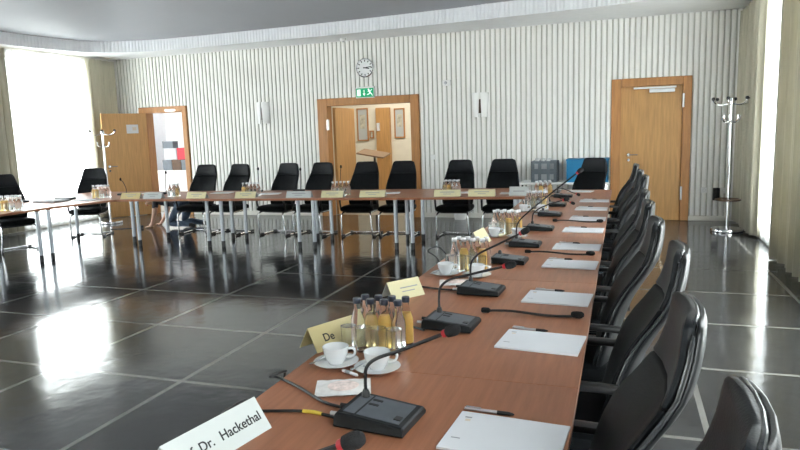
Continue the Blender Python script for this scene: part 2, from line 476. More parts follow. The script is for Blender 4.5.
# ------------------------------------------------------------------ doors
def frame_mesh(d, y0, y1):
    m_ = MB()
    m_.box(d[0], d[2], y0, y1, 0, d[4], .008); m_.box(d[3], d[1], y0, y1, 0, d[4], .008); m_.box(d[2], d[3], y0, y1, d[5], d[4], .008)
    return m_
def lever(parent, x, y, z, dx, face=-1):
    m_ = MB(); m_.lathe([(.026, 0), (.026, .012)], seg=16, mtx=Matrix.Translation((x, y, z)) @ Matrix.Rotation(PI / 2 * (1 if face < 0 else -1), 4, 'X'))
    m_.tube(smooth_path([(x, y, z), (x, y + face * .055, z), (x + dx * .02, y + face * .062, z), (x + dx * .14, y + face * .062, z)], 5), .010, 8)
    h = m_.build('door_handle', M['chrome'], parent, True)
    m_ = MB(); m_.lathe([(.022, 0), (.022, .010)], seg=14, mtx=Matrix.Translation((x, y, z - .085)) @ Matrix.Rotation(PI / 2 * (1 if face < 0 else -1), 4, 'X'))
    m_.build('lock', M['chrome'], parent, True)
# door 3: closed
d = bpy.data.objects.new('door_3', None); COL.objects.link(d); struct(d, 'closed wooden door at the right end of the back wall')
frame_mesh(D3, YB - .06, YB + .14).build('door_frame', M['door_frame'], d)
MB().box(D3[2], D3[3], YB + .0, YB + .05, .003, D3[5], .002).build('door_leaf', M['door_leaf'], d)
lever(d, .10, YB, 1.08, 1)
for z in (.45, 1.93):
    MB().box(.895, .925, YB - .075, YB - .02, z - .11, z + .11, .008).build('hinge', M['steel'], d)
MB().box(.40, .78, YB - .06, YB - .005, 2.07, 2.13, .008).build('door_closer', M['steel'], d)
MB().box(.16, .80, YB - .055, YB - .035, 2.135, 2.165, .004).build('closer_arm', M['white_gloss'], d)
struct(MB().box(-.4, 1.3, YB + .16, YB + .22, 0, 2.5).build('wall_light_block', M['plain_wall']))  # unseen backing added to stop daylight leaking under the closed door
# door 2: wide opening, leaf swung into the corridor
d = bpy.data.objects.new('door_2', None); COL.objects.link(d); struct(d, 'wide wooden doorway under the exit sign')
frame_mesh(D2, YB - .06, YB + .16).build('door_frame', M['door_frame'], d)
lf = MB().box(0, .05, 0, .86, .01, D2[5] - .02, .004).build('door_leaf', M['door_leaf'], d)
lf.location = (D2[2] + .01, YB + .17, 0); lf.rotation_euler = (0, 0, R(-3))
for z in (.5, 1.75):
    MB().box(D2[2] - .01, D2[2] + .03, YB - .075, YB - .02, z - .10, z + .10, .006).build('hinge', M['steel'], d)
# door 1: open leaf swung into the hall
d = bpy.data.objects.new('door_1', None); COL.objects.link(d); struct(d, 'open wooden door on the left')
frame_mesh(D1, YB - .06, YB + .16).build('door_frame', M['door_frame'], d)
lp = bpy.data.objects.new('door_leaf', None)
leaf = MB().box(0, .90, -.025, .025, .01, D1[5], .004).build('door_leaf', M['door_leaf'], d)
leaf.location = (-9.50, YB - .07, 0); leaf.rotation_euler = (0, 0, PI + R(60))
lever(leaf, .82, .025, 1.06, -1, face=1)
pa = MB().box(.18, .42, .026, .029, 1.72, 1.90).build('notice', M['paper'], leaf)
MB().box(.22, .30, .029, .0300, 1.78, 1.85).build('printed_line', M['ink_tan'], pa)
MB().box(-9.0, -8.75, YB - .066, YB - .05, 2.15, 2.19).build('closer_arm', M['steel'], d)

# ------------------------------------------------------------------ back wall things
def wx(px, py, Y=YB - .03): return at_y(px, py, Y)
# clock
c = thing('wall_clock', 'round white wall clock with chrome rim above the exit sign', 'clock', wx(365.5, 68, YB - .03))
toY = Matrix.Rotation(PI / 2, 4, 'X')      # lathe axis +z -> -y
MB().lathe([(.10, 0), (.165, .002), (.172, .02), (.17, .045), (.158, .05), (.152, .035), (.15, .03), (.0, .03)], seg=40, mtx=toY).build('rim', M['chrome'], c, True)
MB().lathe([(.153, .030), (.153, .033), (0.001, .033)], seg=40, mtx=toY).build('dial', M['clock_face'], c)
for h in range(12):
    a = h * PI / 6
    MB().box(-.008, .008, -.036, -.033, .112, .143, mtx=Matrix.Rotation(a, 4, 'Y')).build('hour_mark', M['ink'], c)
MB().box(-.009, .009, -.042, -.038, -.03, .09, mtx=Matrix.Rotation(R(100), 4, 'Y')).build('hour_hand', M['ink'], c)
MB().box(-.006, .006, -.048, -.044, -.03, .135, mtx=Matrix.Rotation(R(82), 4, 'Y')).build('minute_hand', M['ink'], c)
# exit sign
p = wx(366, 92.5, YB - .03)
s = thing('exit_sign', 'green emergency exit sign with running figure above the wide doorway', 'sign', p)
MB().box(-.185, .185, -.055, .0, -.10, .105, .008).build('housing', M['white_gloss'], s)
MB().box(-.172, .172, -.058, -.054, -.085, .075).build('sign_face', M['green_sign'], s)
MB().box(-.150, -.085, -.061, -.057, -.065, .055).build('door_symbol', M['white_sign'], s)
m_ = MB(); m_.box(-.020, -.008, -.061, -.057, -.02, .045)
m_.prism([(-.040, 0), (.012, 0), (-.014, .045)], 0, .004)
n_ = len(m_.v)
m_.v[-6:] = [(x, -.061 + z, -.02 - y) for x, y, z in m_.v[-6:]]
m_.build('arrow_symbol', M['white_sign'], s)
m_ = MB()
def limb(a, b, w):
    a = Vector(a); b = Vector(b); dd = (b - a); n2 = Vector((-dd.y, dd.x)).normalized() * w / 2
    q = [a + n2, b + n2, b - n2, a - n2]
    m_.loft([[(v.x, -.061, v.y) for v in q], [(v.x, -.057, v.y) for v in q]])
limb((.085, .035), (.105, -.01), .028); limb((.105, -.01), (.075, -.035), .016); limb((.075, -.035), (.045, -.04), .014)
limb((.105, -.01), (.135, -.035), .016); limb((.135, -.035), (.15, -.065), .014)
limb((.085, .035), (.06, .012), .012); limb((.09, .035), (.125, .03), .012); limb((.125, .03), (.14, .05), .011)
m_.lathe([(.014, 0), (.014, .004)], c=(0, 0, 0), seg=14, mtx=Matrix.Translation((.075, -.057, .052)) @ toY)
m_.build('running_figure', M['white_sign'], s)
# wall lamps
def sconce(px, py, label):
    p = wx(px, py, YB - .03)
    s = thing('wall_lamp', label, 'lamp', p, 0, 'wall lamps on the back wall')
    MB().box(-.05, .05, -.03, 0, -.14, .10, .006).build('mounting_plate', M['brown'], s)
    for sg in (-1, 1):
        rings = []
        for z, w in ((-.21, .085), (-.20, .092), (0, .115), (.20, .135), (.21, .128)):
            fr = [(sg * (.012 + (.016 if z < .1 else .004) * (.21 - z) / .42 + w * t / 6), -.035 - .075 * math.cos(t / 6 * PI / 2) ** .7 if t < 6 else -.03, z) for t in range(7)]
            rings.append(fr + [(p[0], p[1] + .02, z) for p in fr[::-1]])
        MB().loft(rings).build('shade', M['sconce'], s, True)
    return s
sconce(264, 113, 'white frosted wall lamp on the fluted wall between the left door and the clock')
sconce(481, 105, 'white frosted wall lamp on the fluted wall right of the wide doorway')
p = wx(448, 83)
s = thing('motion_detector', 'small white box sensor on the fluted wall above the right wall lamp', 'sensor', p)
MB().box(-.09, .06, -.06, .0, -.05, .05, .012).build('housing', M['white_gloss'], s, True)
MB().lathe([(.028, 0), (.024, .012), (.012, .018)], seg=14, mtx=Matrix.Translation((-.03, -.06, 0)) @ toY).build('lens', M['grey_light'], s, True)
p = at_z(343, 38.5, ZC)
s = thing('smoke_detector', 'small white smoke detector hanging from the soffit above the clock', 'detector', (p.x, p.y, ZC))
MB().lathe([(.055, 0), (.055, -.02), (.04, -.045), (.0, -.05)], seg=18).build('housing', M['white_gloss'], s, True)
MB().lathe([(.02, -.047), (.018, -.065), (.0, -.068)], seg=12).build('sensor_head', M['grey_light'], s, True)
def plate(px, py, label, name='wall_socket', mt='white_gloss', cat='socket'):
    s = thing(name, label, cat, wx(px, py))
    MB().box(-.045, .045, -.014, 0, -.045, .045, .005).build('plate', M[mt], s)
    if name == 'wall_socket':
        MB().lathe([(.022, .013), (.022, .016), (.019, .016), (.018, .004), (0, .004)], seg=16, mtx=toY).build('recess', M['grey_light'], s)
    else:
        MB().box(-.028, .028, -.020, -.012, -.028, .028, .003).build('rocker', M['white_gloss'], s)
plate(704, 190, 'white wall socket between the right door and the coat stand')
plate(724, 190.5, 'white wall socket behind the right coat stand pole')
plate(433, 157, 'white light switch beside the right jamb of the wide doorway', 'light_switch', cat='switch')
s = thing('wall_telephone', 'small black wall telephone beside the right coat stand', 'telephone', wx(716, 194))
MB().box(-.05, .05, -.05, 0, -.10, .10, .01).build('housing', M['black_plastic'], s, True)
MB().box(-.045, -.01, -.085, -.05, -.09, .09, .012).build('handset', M['black_plastic'], s, True)

# corridor things
def frame_pic(px0, py0, px1, py1, Y, label):
    a = at_y(px0, py1, Y); b = at_y(px1, py0, Y)
    s = thing('framed_picture', label, 'picture', ((a.x + b.x) / 2, Y, (a.z + b.z) / 2))
    w, h = abs(b.x - a.x) / 2, abs(b.z - a.z) / 2; t = .028
    m_ = MB(); m_.box(-w, w, -.03, 0, h - t, h); m_.box(-w, w, -.03, 0, -h, -h + t); m_.box(-w, -w + t, -.03, 0, -h + t, h - t); m_.box(w - t, w, -.03, 0, -h + t, h - t)
    m_.build('frame', M['door_frame'], s)
    pr = MB().box(-w + t, w - t, -.012, 0, -h + t, h - t).build('mat_board', M['card_white'], s)
    MB().box(-w * .45, w * .45, -.016, -.011, -h * .25, h * .6).build('print', M['picture'], pr)
YC = 14.2
frame_pic(358, 108, 368, 141, YC, 'tall framed print nearest the open leaf in the corridor')
frame_pic(395, 108, 404.5, 138, YC, 'tall framed print at the right side of the corridor')
frame_pic(370, 130.5, 374, 138.5, YC, 'tiny frame between the tall print and the corridor door')
a = at_y(375.5, 108, YC - .1); b = at_y(389, 108, YC - .1)
d = bpy.data.objects.new('door_4', None); COL.objects.link(d); struct(d, 'wooden door standing on the far side of the corridor')
MB().box(a.x, b.x, YC - .12, YC, 0, a.z, .006).build('door_leaf', M['door_leaf'], d)
MB().box(a.x + .03, a.x + .1, YC - .15, YC - .12, 1.62, 1.80).build('notice', M['paper'], d)
p = at_y(373.5, 153.5, 12.6)
s = thing('lectern', 'wooden topped lectern on a thin black post in the corridor doorway', 'lectern', (p.x, 12.6, 0))
MB().lathe([(.20, 0), (.20, .015), (.03, .03), (.0, .03)], seg=20).build('base', M['black_plastic'], s, True)
MB().tube([(0.02, 0, .02), (0.02, 0, p.z - .01)], .022, 10).build('post', M['black_plastic'], s, True)
MB().box(-.30, .30, -.22, .22, -.015, .015, .005, Matrix.Translation((0, 0, p.z)) @ Matrix.Rotation(R(10), 4, 'Y') @ Matrix.Rotation(R(10), 4, 'X')).build('reading_top', M['dull_wood'], s)

# side room shelf and boxes
YS = 12.95
a = at_y(160, 170.5, YS)
sx0 = max(at_y(150, 165, YS).x, -10.80); sx1 = at_y(192, 165, YS).x
s = thing('storage_cabinet', 'white shelf cabinet in the side room beyond the open door', 'cabinet', ((sx0 + sx1) / 2, YS, 0))
top = a.z; hw = (sx1 - sx0) / 2
MB().box(-hw, hw, -.05, .45, top - .04, top, .004).build('shelf_board', M['white_gloss'], s)
MB().box(-hw + .03, hw - .03, -.02, .43, .06, top - .04, .004).build('cabinet_body', M['white_gloss'], s)
MB().box(-hw + .05, hw - .05, 0, .40, 0, .06).build('plinth', M['grey_light'], s)
def shelf_box(px0, px1, py0, z0, mt, label, name='storage_box', cat='box', dpt=.3):
    p0 = at_y(px0, py0, YS); p1 = at_y(px1, py0, YS); w = (p1.x - p0.x); h = p0.z - z0
    s = thing(name, label, cat, ((p0.x + p1.x) / 2, YS + .02 + dpt / 2, z0))
    MB().box(-w / 2, w / 2, -dpt / 2, dpt / 2, 0, h * .8, .006).build('body', M[mt], s)
    MB().box(-w / 2 - .003, w / 2 + .003, -dpt / 2 - .006, dpt / 2, h * .8, h, .006).build('lid', M[mt], s)
    return p0.z
zt = shelf_box(162, 170.8, 160, top, 'grey_plastic', 'dark grey storage box at the left of the lower row on the side room shelf')
shelf_box(171.2, 180, 160, top, 'brown', 'dark box in the middle of the lower row on the side room shelf')
shelf_box(180.4, 188.5, 160, top, 'grey_plastic', 'dark grey storage box at the right of the lower row behind the door jamb')
z2 = shelf_box(163, 175.6, 148.5, zt + .001, 'grey_light', 'pale grey box on top of the dark boxes in the side room')
shelf_box(176.2, 186, 148, zt + .001, 'red_plastic', 'red box on top of the dark boxes in the side room')
shelf_box(161.5, 172, 141.5, z2 + .001, 'grey_plastic', 'small dark device on top of the pale grey box in the side room', dpt=.2)

# ------------------------------------------------------------------ curtains
def curtain(name, label, x, y0, y1, z0, z1, amp, per, mt, thick=.006, cat='curtain', ph=0.0, lean=0.0):
    n = int((y1 - y0) / per * 14); A = []; rng = random.Random(int(y0 * 100))
    ks = [rng.uniform(.7, 1.2) for _ in range(200)]
    pts = []
    for i in range(n + 1):
        t = i / n; y = y0 + (y1 - y0) * t; a = ph + 2 * PI * (y - y0) / per
        k_ = ks[int(a / (2 * PI)) % 200]
        pts.append((x + amp * k_ * math.sin(a) + amp * .25 * math.sin(2.3 * a), y + .012 * math.sin(2 * a)))
    rings = []
    for zz, sp in ((z1, .92), (z1 - .5, .96), (1.5, 1.0), (z0 + .4, 1.04), (z0, 1.06)):
        fr = [(x + (a - x) * sp, b, zz) for a, b in pts]; bk = [(x + (a - x) * sp + thick, b, zz) for a, b in pts[::-1]]
        rings.append(fr + bk)
    o = MB().loft(rings).build(name, M[mt], None, 'all')
    return tag(o, label, cat)
xl, xr = XL + .13, XR - .13
curtain('curtain', 'beige curtain gathered in the far left corner behind the open door', xl - .04, 10.46, 11.22, .03, 3.22, .055, .17, 'curtain')
curtain('curtain', 'beige curtain at the left edge of the photo beside the bright window', xl, 7.7, 8.62, .03, 3.22, .055, .17, 'curtain')
curtain('curtain', 'beige curtain in the far right corner behind the coat stand', xr + .045, 9.58, 11.27, .03, 3.22, .06, .19, 'curtain')
curtain('curtain', 'beige curtain hanging at the right edge of the photo', xr + .02, 6.3, 8.30, .03, 3.22, .085, .22, 'curtain')
sh = [('bright left window', XL + .05, WL[0]), ('second window of the left wall', XL + .05, WL[1]), ('third window of the left wall', XL + .05, WL[2]),
      ('unseen window added for light, left wall', XL + .05, WL[3]), ('right window between the beige curtains', XR - .04, WR[0]), ('second window of the right wall', XR - .04, WR[1]), ('unseen window added for light, right wall', XR - .04, WR[2])]
for nm, x, (a, b) in sh:
    curtain('sheer_curtain', 'white sheer curtain in front of the ' + nm, x, a - .08, b + .08, .02, 3.2, .02, .11, 'sheer', thick=.0, cat='curtain') if False else None
    n = int((b - a + .16) / .012); pts = [(x + .018 * math.sin(2 * PI * (i * .012) / .12) + .006 * math.sin(i * .37), a - .08 + i * .012) for i in range(n + 1)]
    o = MB().loft([[(p, q, .02) for p, q in pts], [(p, q, 1.6) for p, q in pts], [(p, q, 3.22) for p, q in pts]], cap=False, closed=False).build('sheer_curtain', M['sheer'], None, 'all')
    tag(o, 'white sheer curtain in front of the ' + nm, 'curtain')

# ------------------------------------------------------------------ coat stands
def coat_stand(loc, label):
    s = thing('coat_stand', label, 'coat stand', loc, 0, 'chrome coat stands')
    MB().lathe([(.0, 0), (.215, 0), (.22, .02), (.21, .045), (.15, .05), (.03, .055), (.0, .055)], seg=36).build('base', M['chrome'], s, True)
    MB().tube([(0, 0, .05), (0, 0, 1.84)], .019, 14).build('pole', M['chrome'], s, True)
    ringp = [(.16 * math.cos(a * PI / 16), .16 * math.sin(a * PI / 16), .46) for a in range(33)]
    u = MB(); u.tube(ringp, .014, 8, cap=False)
    for a in range(3): u.tube([(0, 0, .46), (.16 * math.cos(a * 2 * PI / 3), .16 * math.sin(a * 2 * PI / 3), .46)], .008, 6)
    u.build('umbrella_ring', M['brown'], s, True)
    MB().lathe([(.0, 1.82), (.03, 1.82), (.034, 1.87), (.02, 1.90), (0, 1.905)], seg=16).build('finial', M['chrome'], s, True)
    for k in range(6):
        a = k * PI / 3 + .2; ca, sa = math.cos(a), math.sin(a)
        arm = MB().tube(smooth_path([(0, 0, 1.83), (.12 * ca, .12 * sa, 1.80), (.22 * ca, .22 * sa, 1.83), (.245 * ca, .245 * sa, 1.87)], 5), .009, 8).build('arm', M['chrome'], s, True)
        MB().lathe([(.0, -.025), (.018, -.02), (.024, 0), (.018, .02), (0, .025)], c=(.247 * ca, .247 * sa, 1.888), seg=12).build('knob', M['black_plastic'], arm, True)
        MB().tube(smooth_path([(0, 0, 1.58), (.07 * ca, .07 * sa, 1.56), (.11 * ca, .11 * sa, 1.60), (.115 * ca, .115 * sa, 1.66)], 4), .011, 8).build('hook', M['chrome'], s, True)
    return s
coat_stand((1.45, 10.25, 0), 'chrome coat stand between the right door and the curtain')
coat_stand((-9.36, 9.90, 0), 'chrome coat stand before the bright left window and the open door').scale = (1, 1, .94)

# ------------------------------------------------------------------ side table with crates by the back wall
s = thing('side_table', 'low white topped side table against the back wall left of the right door', 'table', (-.84, 11.02, 0))
MB().box(-.78, .66, -.27, .27, .64, .675, .006).build('tabletop', M['white_gloss'], s)
for sx in (-.72, .60):
    for sy in (-.22, .22):
        MB().tube([(sx, sy, 0), (sx, sy, .64)], .016, 8).build('leg', M['chrome'], s, True)
def crate(x0, x1, z0, z1, mt, label, windows):
    s = thing('bottle_crate' if windows else 'plastic_crate', label, 'crate', ((x0 + x1) / 2, 11.0, z0))
    w = (x1 - x0) / 2; h = z1 - z0; dp = .2; m_ = MB(); t = .02
    m_.box(-w, w, -dp, dp, 0, t)
    m_.box(-w, -w + t, -dp, dp, t, h); m_.box(w - t, w, -dp, dp, t, h); m_.box(-w, w, dp - t, dp, t, h)
    if windows:
        m_.box(-w, w, -dp, -dp + t, t, h * .25); m_.box(-w, w, -dp, -dp + t, h * .78, h)
        for xx in (-w + .03, -w / 3, w / 3, w - .03): m_.box(xx - .025, xx + .025, -dp, -dp + t, h * .25, h * .78)
        m_.build('body', M[mt], s)
        MB().box(-w + .03, w - .03, -dp + .04, -dp + .05, h * .25, h * .78).build('inner_rack', M['grey_light'], s)
    else:
        m_.box(-w, w, -dp, -dp + t, t, h)
        m_.box(-w - .008, w + .008, -dp - .008, dp + .008, h - .03, h, .006)
        m_.box(-w, -w + .02, -dp - .008, -dp, t, h - .03)
        m_.build('body', M[mt], s)
    return s
crate(-1.42, -1.0, .676, .85, 'grey_plastic', 'grey bottle crate at the bottom of the stack on the side table', True)
crate(-1.42, -1.0, .852, 1.02, 'grey_plastic', 'grey bottle crate on top of the stack on the side table', True)
for i, x in enumerate((-1.33, -1.24, -1.15)):
    o = thing('coffee_cup', ['left', 'middle', 'right'][i] + ' upturned white cup on the topmost grey bottle crate', 'cup', (x, 10.9, 1.021))
    MB().lathe([(.038, 0), (.036, .03), (.026, .05), (.0, .05)], seg=14).build('bowl', M['china'], o, True)
    MB().tube(smooth_path([(.036, 0, .02), (.055, 0, .02), (.055, 0, .035), (.034, 0, .04)], 3), .004, 6).build('handle', M['china'], o, True)
crate(-.85, -.552, .676, 1.05, 'blue_plastic', 'blue plastic crate nearest the grey crates on the side table', False)
crate(-.52, -.20, .676, 1.05, 'blue_plastic', 'blue plastic crate half hidden behind the chair at the table end', False)
s = thing('waste_bin', 'small white waste bin on the floor against the back wall behind the chairs', 'bin', (wx(463, 212).x, 11.12, 0))
MB().lathe([(.10, 0), (.13, .30), (.125, .30), (.095, .01), (0, .01)], seg=20).build('body', M['white_gloss'], s, True)
MB().lathe([(.125, .292), (.136, .292), (.136, .31), (.125, .31), (.125, .292)], seg=20).build('rim', M['grey_light'], s, True)

# ------------------------------------------------------------------ tables
TZ = 0.73; TT = .03
def table(name, label, poly, legs, group, rz=0.0):
    cxm = sum(p[0] for p in poly) / len(poly); cym = sum(p[1] for p in poly) / len(poly)
    t = thing(name, label, 'table', (cxm, cym, 0), 0, group)
    P = [(x - cxm, y - cym) for x, y in poly]
    MB().prism(P, TZ - TT + .004, TZ).build('tabletop', M['tabletop'], t)
    ring = [(x * .0 + x * 1.0, y) for x, y in P]
    # edge band hugging the underside
    c2 = Vector((0, 0)); Q = []
    for x, y in P:
        v = Vector((x, y)); Q.append(tuple(v * 1.0))
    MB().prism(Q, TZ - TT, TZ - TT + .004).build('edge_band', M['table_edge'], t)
    for lx, ly in legs:
        x, y = lx - cxm, ly - cym
        l = MB().tube([(x, y, .03), (x, y, TZ - TT)], .027, 12).build('leg', M['table_leg'], t, True)
        MB().lathe([(.0, 0), (.028, 0), (.029, .05), (.028, .09), (0, .09)], c=(x, y, 0), seg=12).build('leg_foot', M['black_plastic'], l, True)
        MB().lathe([(.0, 0), (.04, 0), (.04, .02), (0, .02)], c=(x, y, TZ - TT - .021), seg=12).build('bracket', M['black_plastic'], l, True)
    return t
TX0, TX1 = -1.09, -.12
ys = [-.893, .57, 2.03, 3.49, 4.96, 6.42, 7.88, 8.90]
tl = ['table of the right-hand row nearest the camera, mostly outside the photo bottom', 'cherry table of the right-hand row under the white name card', 'cherry table of the right-hand row carrying the nearest bottles',
      'cherry table of the right-hand row carrying the second bottle cluster', 'cherry table of the right-hand row carrying the third bottle cluster',
      'cherry table of the right-hand row carrying the fourth bottle cluster', 'cherry corner table at the far end of the right-hand row']
for i in range(1, 7):
    a, b = ys[i] + .0015, ys[i + 1] - .0015
    table('conference_table', tl[i], [(TX0, a), (TX1, a), (TX1, b), (TX0, b)], [(x, y) for x in (TX0 + .12, -.60) for y in (a + .12, b - .12)], 'conference tables')
R0 = Vector((-1.12, 7.95)); U = Vector((-1, -.09)).normalized(); V = Vector((-.09 / 1.004, 1 / 1.004)).normalized()
def row(s_, t): p = R0 + U * s_ + V * t; return (p.x, p.y)
DEP = 1.25
js = [0.0, 1.61, 3.01, 4.42, 5.80]
bl = ['cherry table at the right end of the back row', 'cherry table of the back row before the wide doorway', 'cherry table of the back row under the clock side, left of the doorway',
      'cherry table of the back row with the crouching person behind it']
for i in range(4):
    a, b = js[i] + .002, js[i + 1] - .002
    table('conference_table', bl[i], [row(a, 0), row(b, 0), row(b, DEP), row(a, DEP)][::-1], [row(a + .11, .31), row(b - .11, .31), row(a + (.13 if i else .16), DEP - (.20 if i else .52)), row(b - .10, DEP - .20)], 'conference tables')
tc0 = row(js[4] + .004, 0); tc1 = row(js[4] + .004, DEP)
table('corner_table', 'cherry corner table joining the back row and the left wing', [(-8.45, 6.53), (-7.12, 6.53), tc0, tc1, (-7.5, 8.72), (-8.45, 8.6)],
      [(-7.30, 6.62), (-8.30, 6.64), (-7.17, 8.04), (-8.40, 8.15)], 'conference tables')
table('conference_table', 'cherry table of the left wing at the left edge of the photo', [(-8.40, 5.02), (-7.08, 5.02), (-7.12, 6.52), (-8.45, 6.52)],
      [(-7.30, 6.44), (-8.24, 6.40), (-7.26, 5.15), (-8.24, 5.15)], 'conference tables')

# ------------------------------------------------------------------ chairs
def se(t, n=.55):
    c, s_ = math.cos(t), math.sin(t)
    return math.copysign(abs(c) ** n, c), math.copysign(abs(s_) ** n, s_)
PROF = [(.44, .150), (.50, .158), (.60, .185), (.70, .216), (.77, .243), (.84, .282), (.90, .322), (.96, .352), (1.03, .366), (1.11, .370)]
WID = [(.44, .42), (.50, .46), (.60, .49), (.72, .49), (.83, .46), (.93, .425), (1.0, .39), (1.06, .36), (1.11, .33)]
def interp(tb, z):
    if z <= tb[0][0]: return tb[0][1]
    for (a, p), (b, q) in zip(tb, tb[1:]):
        if z <= b: return p + (q - p) * (z - a) / (b - a)
    return tb[-1][1]
def back_loft(zs, w_add, off, th, cur=.05, seg=24, ends=True, kb=1.0, kt=1.0):
    rings = []
    n = len(zs)
    for i, z in enumerate(zs):
        w = interp(WID, z) + w_add; y0 = interp(PROF, z) + off
        k = 1.0
        rings.append((z, w, y0, th))
    out = []
    if ends:
        z, w, y0, t = rings[0]; out.append((z - .008, w - .05 * kb, y0, t * (.4 if kb == 1 else .55))); out.append((z - .003, w - .02 * kb, y0, t * (.8 if kb == 1 else .88)))
    out += rings
    if ends:
        z, w, y0, t = rings[-1]; out.append((z + .010 * (.4 + .6 * (kt == 1)), w - .012 * kt, y0 + .001, t * .9)); out.append((z + .019 * (.4 + .6 * (kt == 1)), w - .04 * kt, y0 + .003, t * .65)); out.append((z + .024 * (.4 + .6 * (kt == 1)), w - .09 * kt, y0 + .004, t * .3))
    res = []
    for z, w, y0, t in out:
        g = []
        for k in range(seg):
            a, b = se(2 * PI * k / seg)
            x = a * w / 2; y = y0 + b * t / 2 - cur * (1.0 - .6 * max(0, min(1, (z - .8) / .3))) * (abs(a) ** 2.2)
            g.append((x, y, z))
        res.append(g)
    return res
def make_chair(label):
    c = thing('conference_chair', label, 'chair', (0, 0, 0), 0, 'black leather conference chairs')
    zs = [.45 + (.925 - .45) * i / 10 for i in range(11)]
    MB().loft(back_loft(zs, -.012, -.006, .037, kt=.15)).build('backrest', M['leather'], c, True)
    zs = [.942 + (1.10 - .942) * i / 5 for i in range(6)]
    MB().loft(back_loft(zs, -.010, -.006, .039, kb=.15)).build('headrest', M['leather_head'], c, True)
    zs = [.43 + (1.095 - .43) * i / 14 for i in range(15)]
    MB().loft(back_loft(zs, .006, .016, .024)).build('back_shell', M['shell'], c, True)
    # piping along the rim between cushion and shell
    pts = []
    for sg in (-1, 1):
        side = []
        for i in range(16):
            z = .46 + (1.085 - .46) * i / 15
            side.append((sg * (interp(WID, z) / 2 - .002), interp(PROF, z) + .007 - .05 * (1.0 - .6 * max(0, min(1, (z - .8) / .3))), z))
        pts.append(side)
    top_ = [(t * (interp(WID, 1.10) / 2 - .015), interp(PROF, 1.10) + .006 - .02 * abs(t) ** 2.2, 1.119) for t in (-.85, -.5, 0, .5, .85)]
    MB().tube(pts[0] + top_ + pts[1][::-1], .006, 8).build('piping', M['piping'], c, True)
    # seat
    rings = []
    for y, z0, z1, w in ((-.27, .415, .44, .44), (-.262, .40, .462, .47), (-.24, .392, .478, .49), (-.16, .388, .488, .50), (0, .388, .485, .50), (.12, .388, .478, .49), (.20, .392, .475, .47), (.225, .41, .46, .44)):
        g = []
        for k in range(20):
            a, b = se(2 * PI * k / 20, .45)
            g.append((a * w / 2, y, (z0 + z1) / 2 + b * (z1 - z0) / 2))
        rings.append(g)
    MB().loft(rings).build('seat', M['leather'], c, True)
    for sg in (-1, 1):
        x = sg * .253
        arm = MB()
        rr = []
        for (y, z, hw, hh) in ((.235, .650, .014, .018), (.20, .660, .020, .015), (.10, .664, .024, .014), (-.06, .662, .024, .014), (-.16, .650, .022, .014), (-.205, .625, .019, .014), (-.225, .59, .016, .014), (-.222, .53, .014, .013), (-.20, .46, .014, .013), (-.19, .42, .013, .012)):
            rr.append((y, z, hw, hh))
        rings = []
        for i, (y, z, hw, hh) in enumerate(rr):
            a = rr[max(i - 1, 0)]; b = rr[min(i + 1, len(rr) - 1)]
            d_ = Vector((0, b[0] - a[0], b[1] - a[1])).normalized(); nrm = Vector((0, -d_.z, d_.y))
            g = []
            for k in range(12):
                p_, q_ = se(2 * PI * k / 12, .6)
                v = Vector((x, y, z)) + Vector((1, 0, 0)) * p_ * hw + nrm * q_ * hh
                g.append(v)
            rings.append(g)
        arm.loft(rings).build('armrest', M['black_plastic'], c, True)
        # cantilever side: under seat, down at the front, back along the floor
        lg = MB().tube(smooth_path([(sg * .22, .16, .380), (sg * .22, -.14, .380), (sg * .225, -.215, .365), (sg * .235, -.235, .31), (sg * .245, -.215, .07), (sg * .247, -.19, .022), (sg * .248, -.12, .014), (sg * .25, .24, .014)], 5), .0125, 10).build('leg', M['chrome'], c, True)
        for yy in (-.15, .22):
            MB().box(sg * .249 - .02, sg * .249 + .02, yy - .045, yy + .045, .001, .034, .006).build('glide', M['black_plastic'], lg)
    MB().tube([(-.25, .235, .016), (.25, .235, .016)], .0125, 10).build('crossbar', M['chrome'], c, True)
    MB().box(-.21, .21, -.12, .16, .362, .392, .008).build('seat_pan', M['black_plastic'], c)
    return c
GR = 'black leather conference chairs'
RC = [(1.07, .055, -94), (1.645, .022, -90), (2.47, .062, -91), (3.17, .02, -90), (3.91, .012, -90), (4.62, .01, -91), (6.02, .055, -92), (6.74, .035, -90), (7.82, .015, -90)]
proto = None
rl = ['black leather chair in the bottom right corner, nearest the camera'] + [f'black leather chair at the right side of the long table, {NTH[i]} from the camera' for i in range(1, 9)]
for i, (y, dx, rz) in enumerate(RC):
    if proto is None:
        proto = make_chair(rl[0]); proto.location = (-.225 + dx, y, 0); proto.rotation_euler = (0, 0, R(rz))
    else:
        place(proto, (-.225 + dx, y, 0), R(rz), rl[i], GR)
p = at_y(594, 160, 9.62)
place(proto, (p.x - .15, 9.20, 0), R(-28), 'black leather chair at the far end of the right-hand table before the blue crates', GR)
bpx = [(207, 'nearest the open left door, behind the crouching person'), (241, 'second from the left in the back row'), (289.5, 'third from the left in the back row, left of the doorway'),
       (323.5, 'at the left jamb of the wide doorway'), (367, 'in the wide doorway under the clock, left one'), (404, 'in the wide doorway, right one'),
       (461, 'right of the wide doorway, under the wall lamp'), (504, 'at the right end of the back row beside the grey crates')]
BROT = [4, -4, -5, -4, 3, 2, 0, 3]
for i, (px, tx) in enumerate(bpx):
    yy = 9.02 + (px - 205) * .0009
    q = at_y(px, 162, yy + .38)
    place(proto, (q.x + math.sin(R(BROT[i])) * .38, yy, 0), R(BROT[i]), 'black leather chair ' + tx, GR)
place(proto, (-8.43, 8.47, 0), R(24), 'black leather chair at the left corner table before the bright window', GR)
place(proto, (-8.49, 7.08, 0), R(66), 'black leather chair cut by the left edge of the photo', GR)

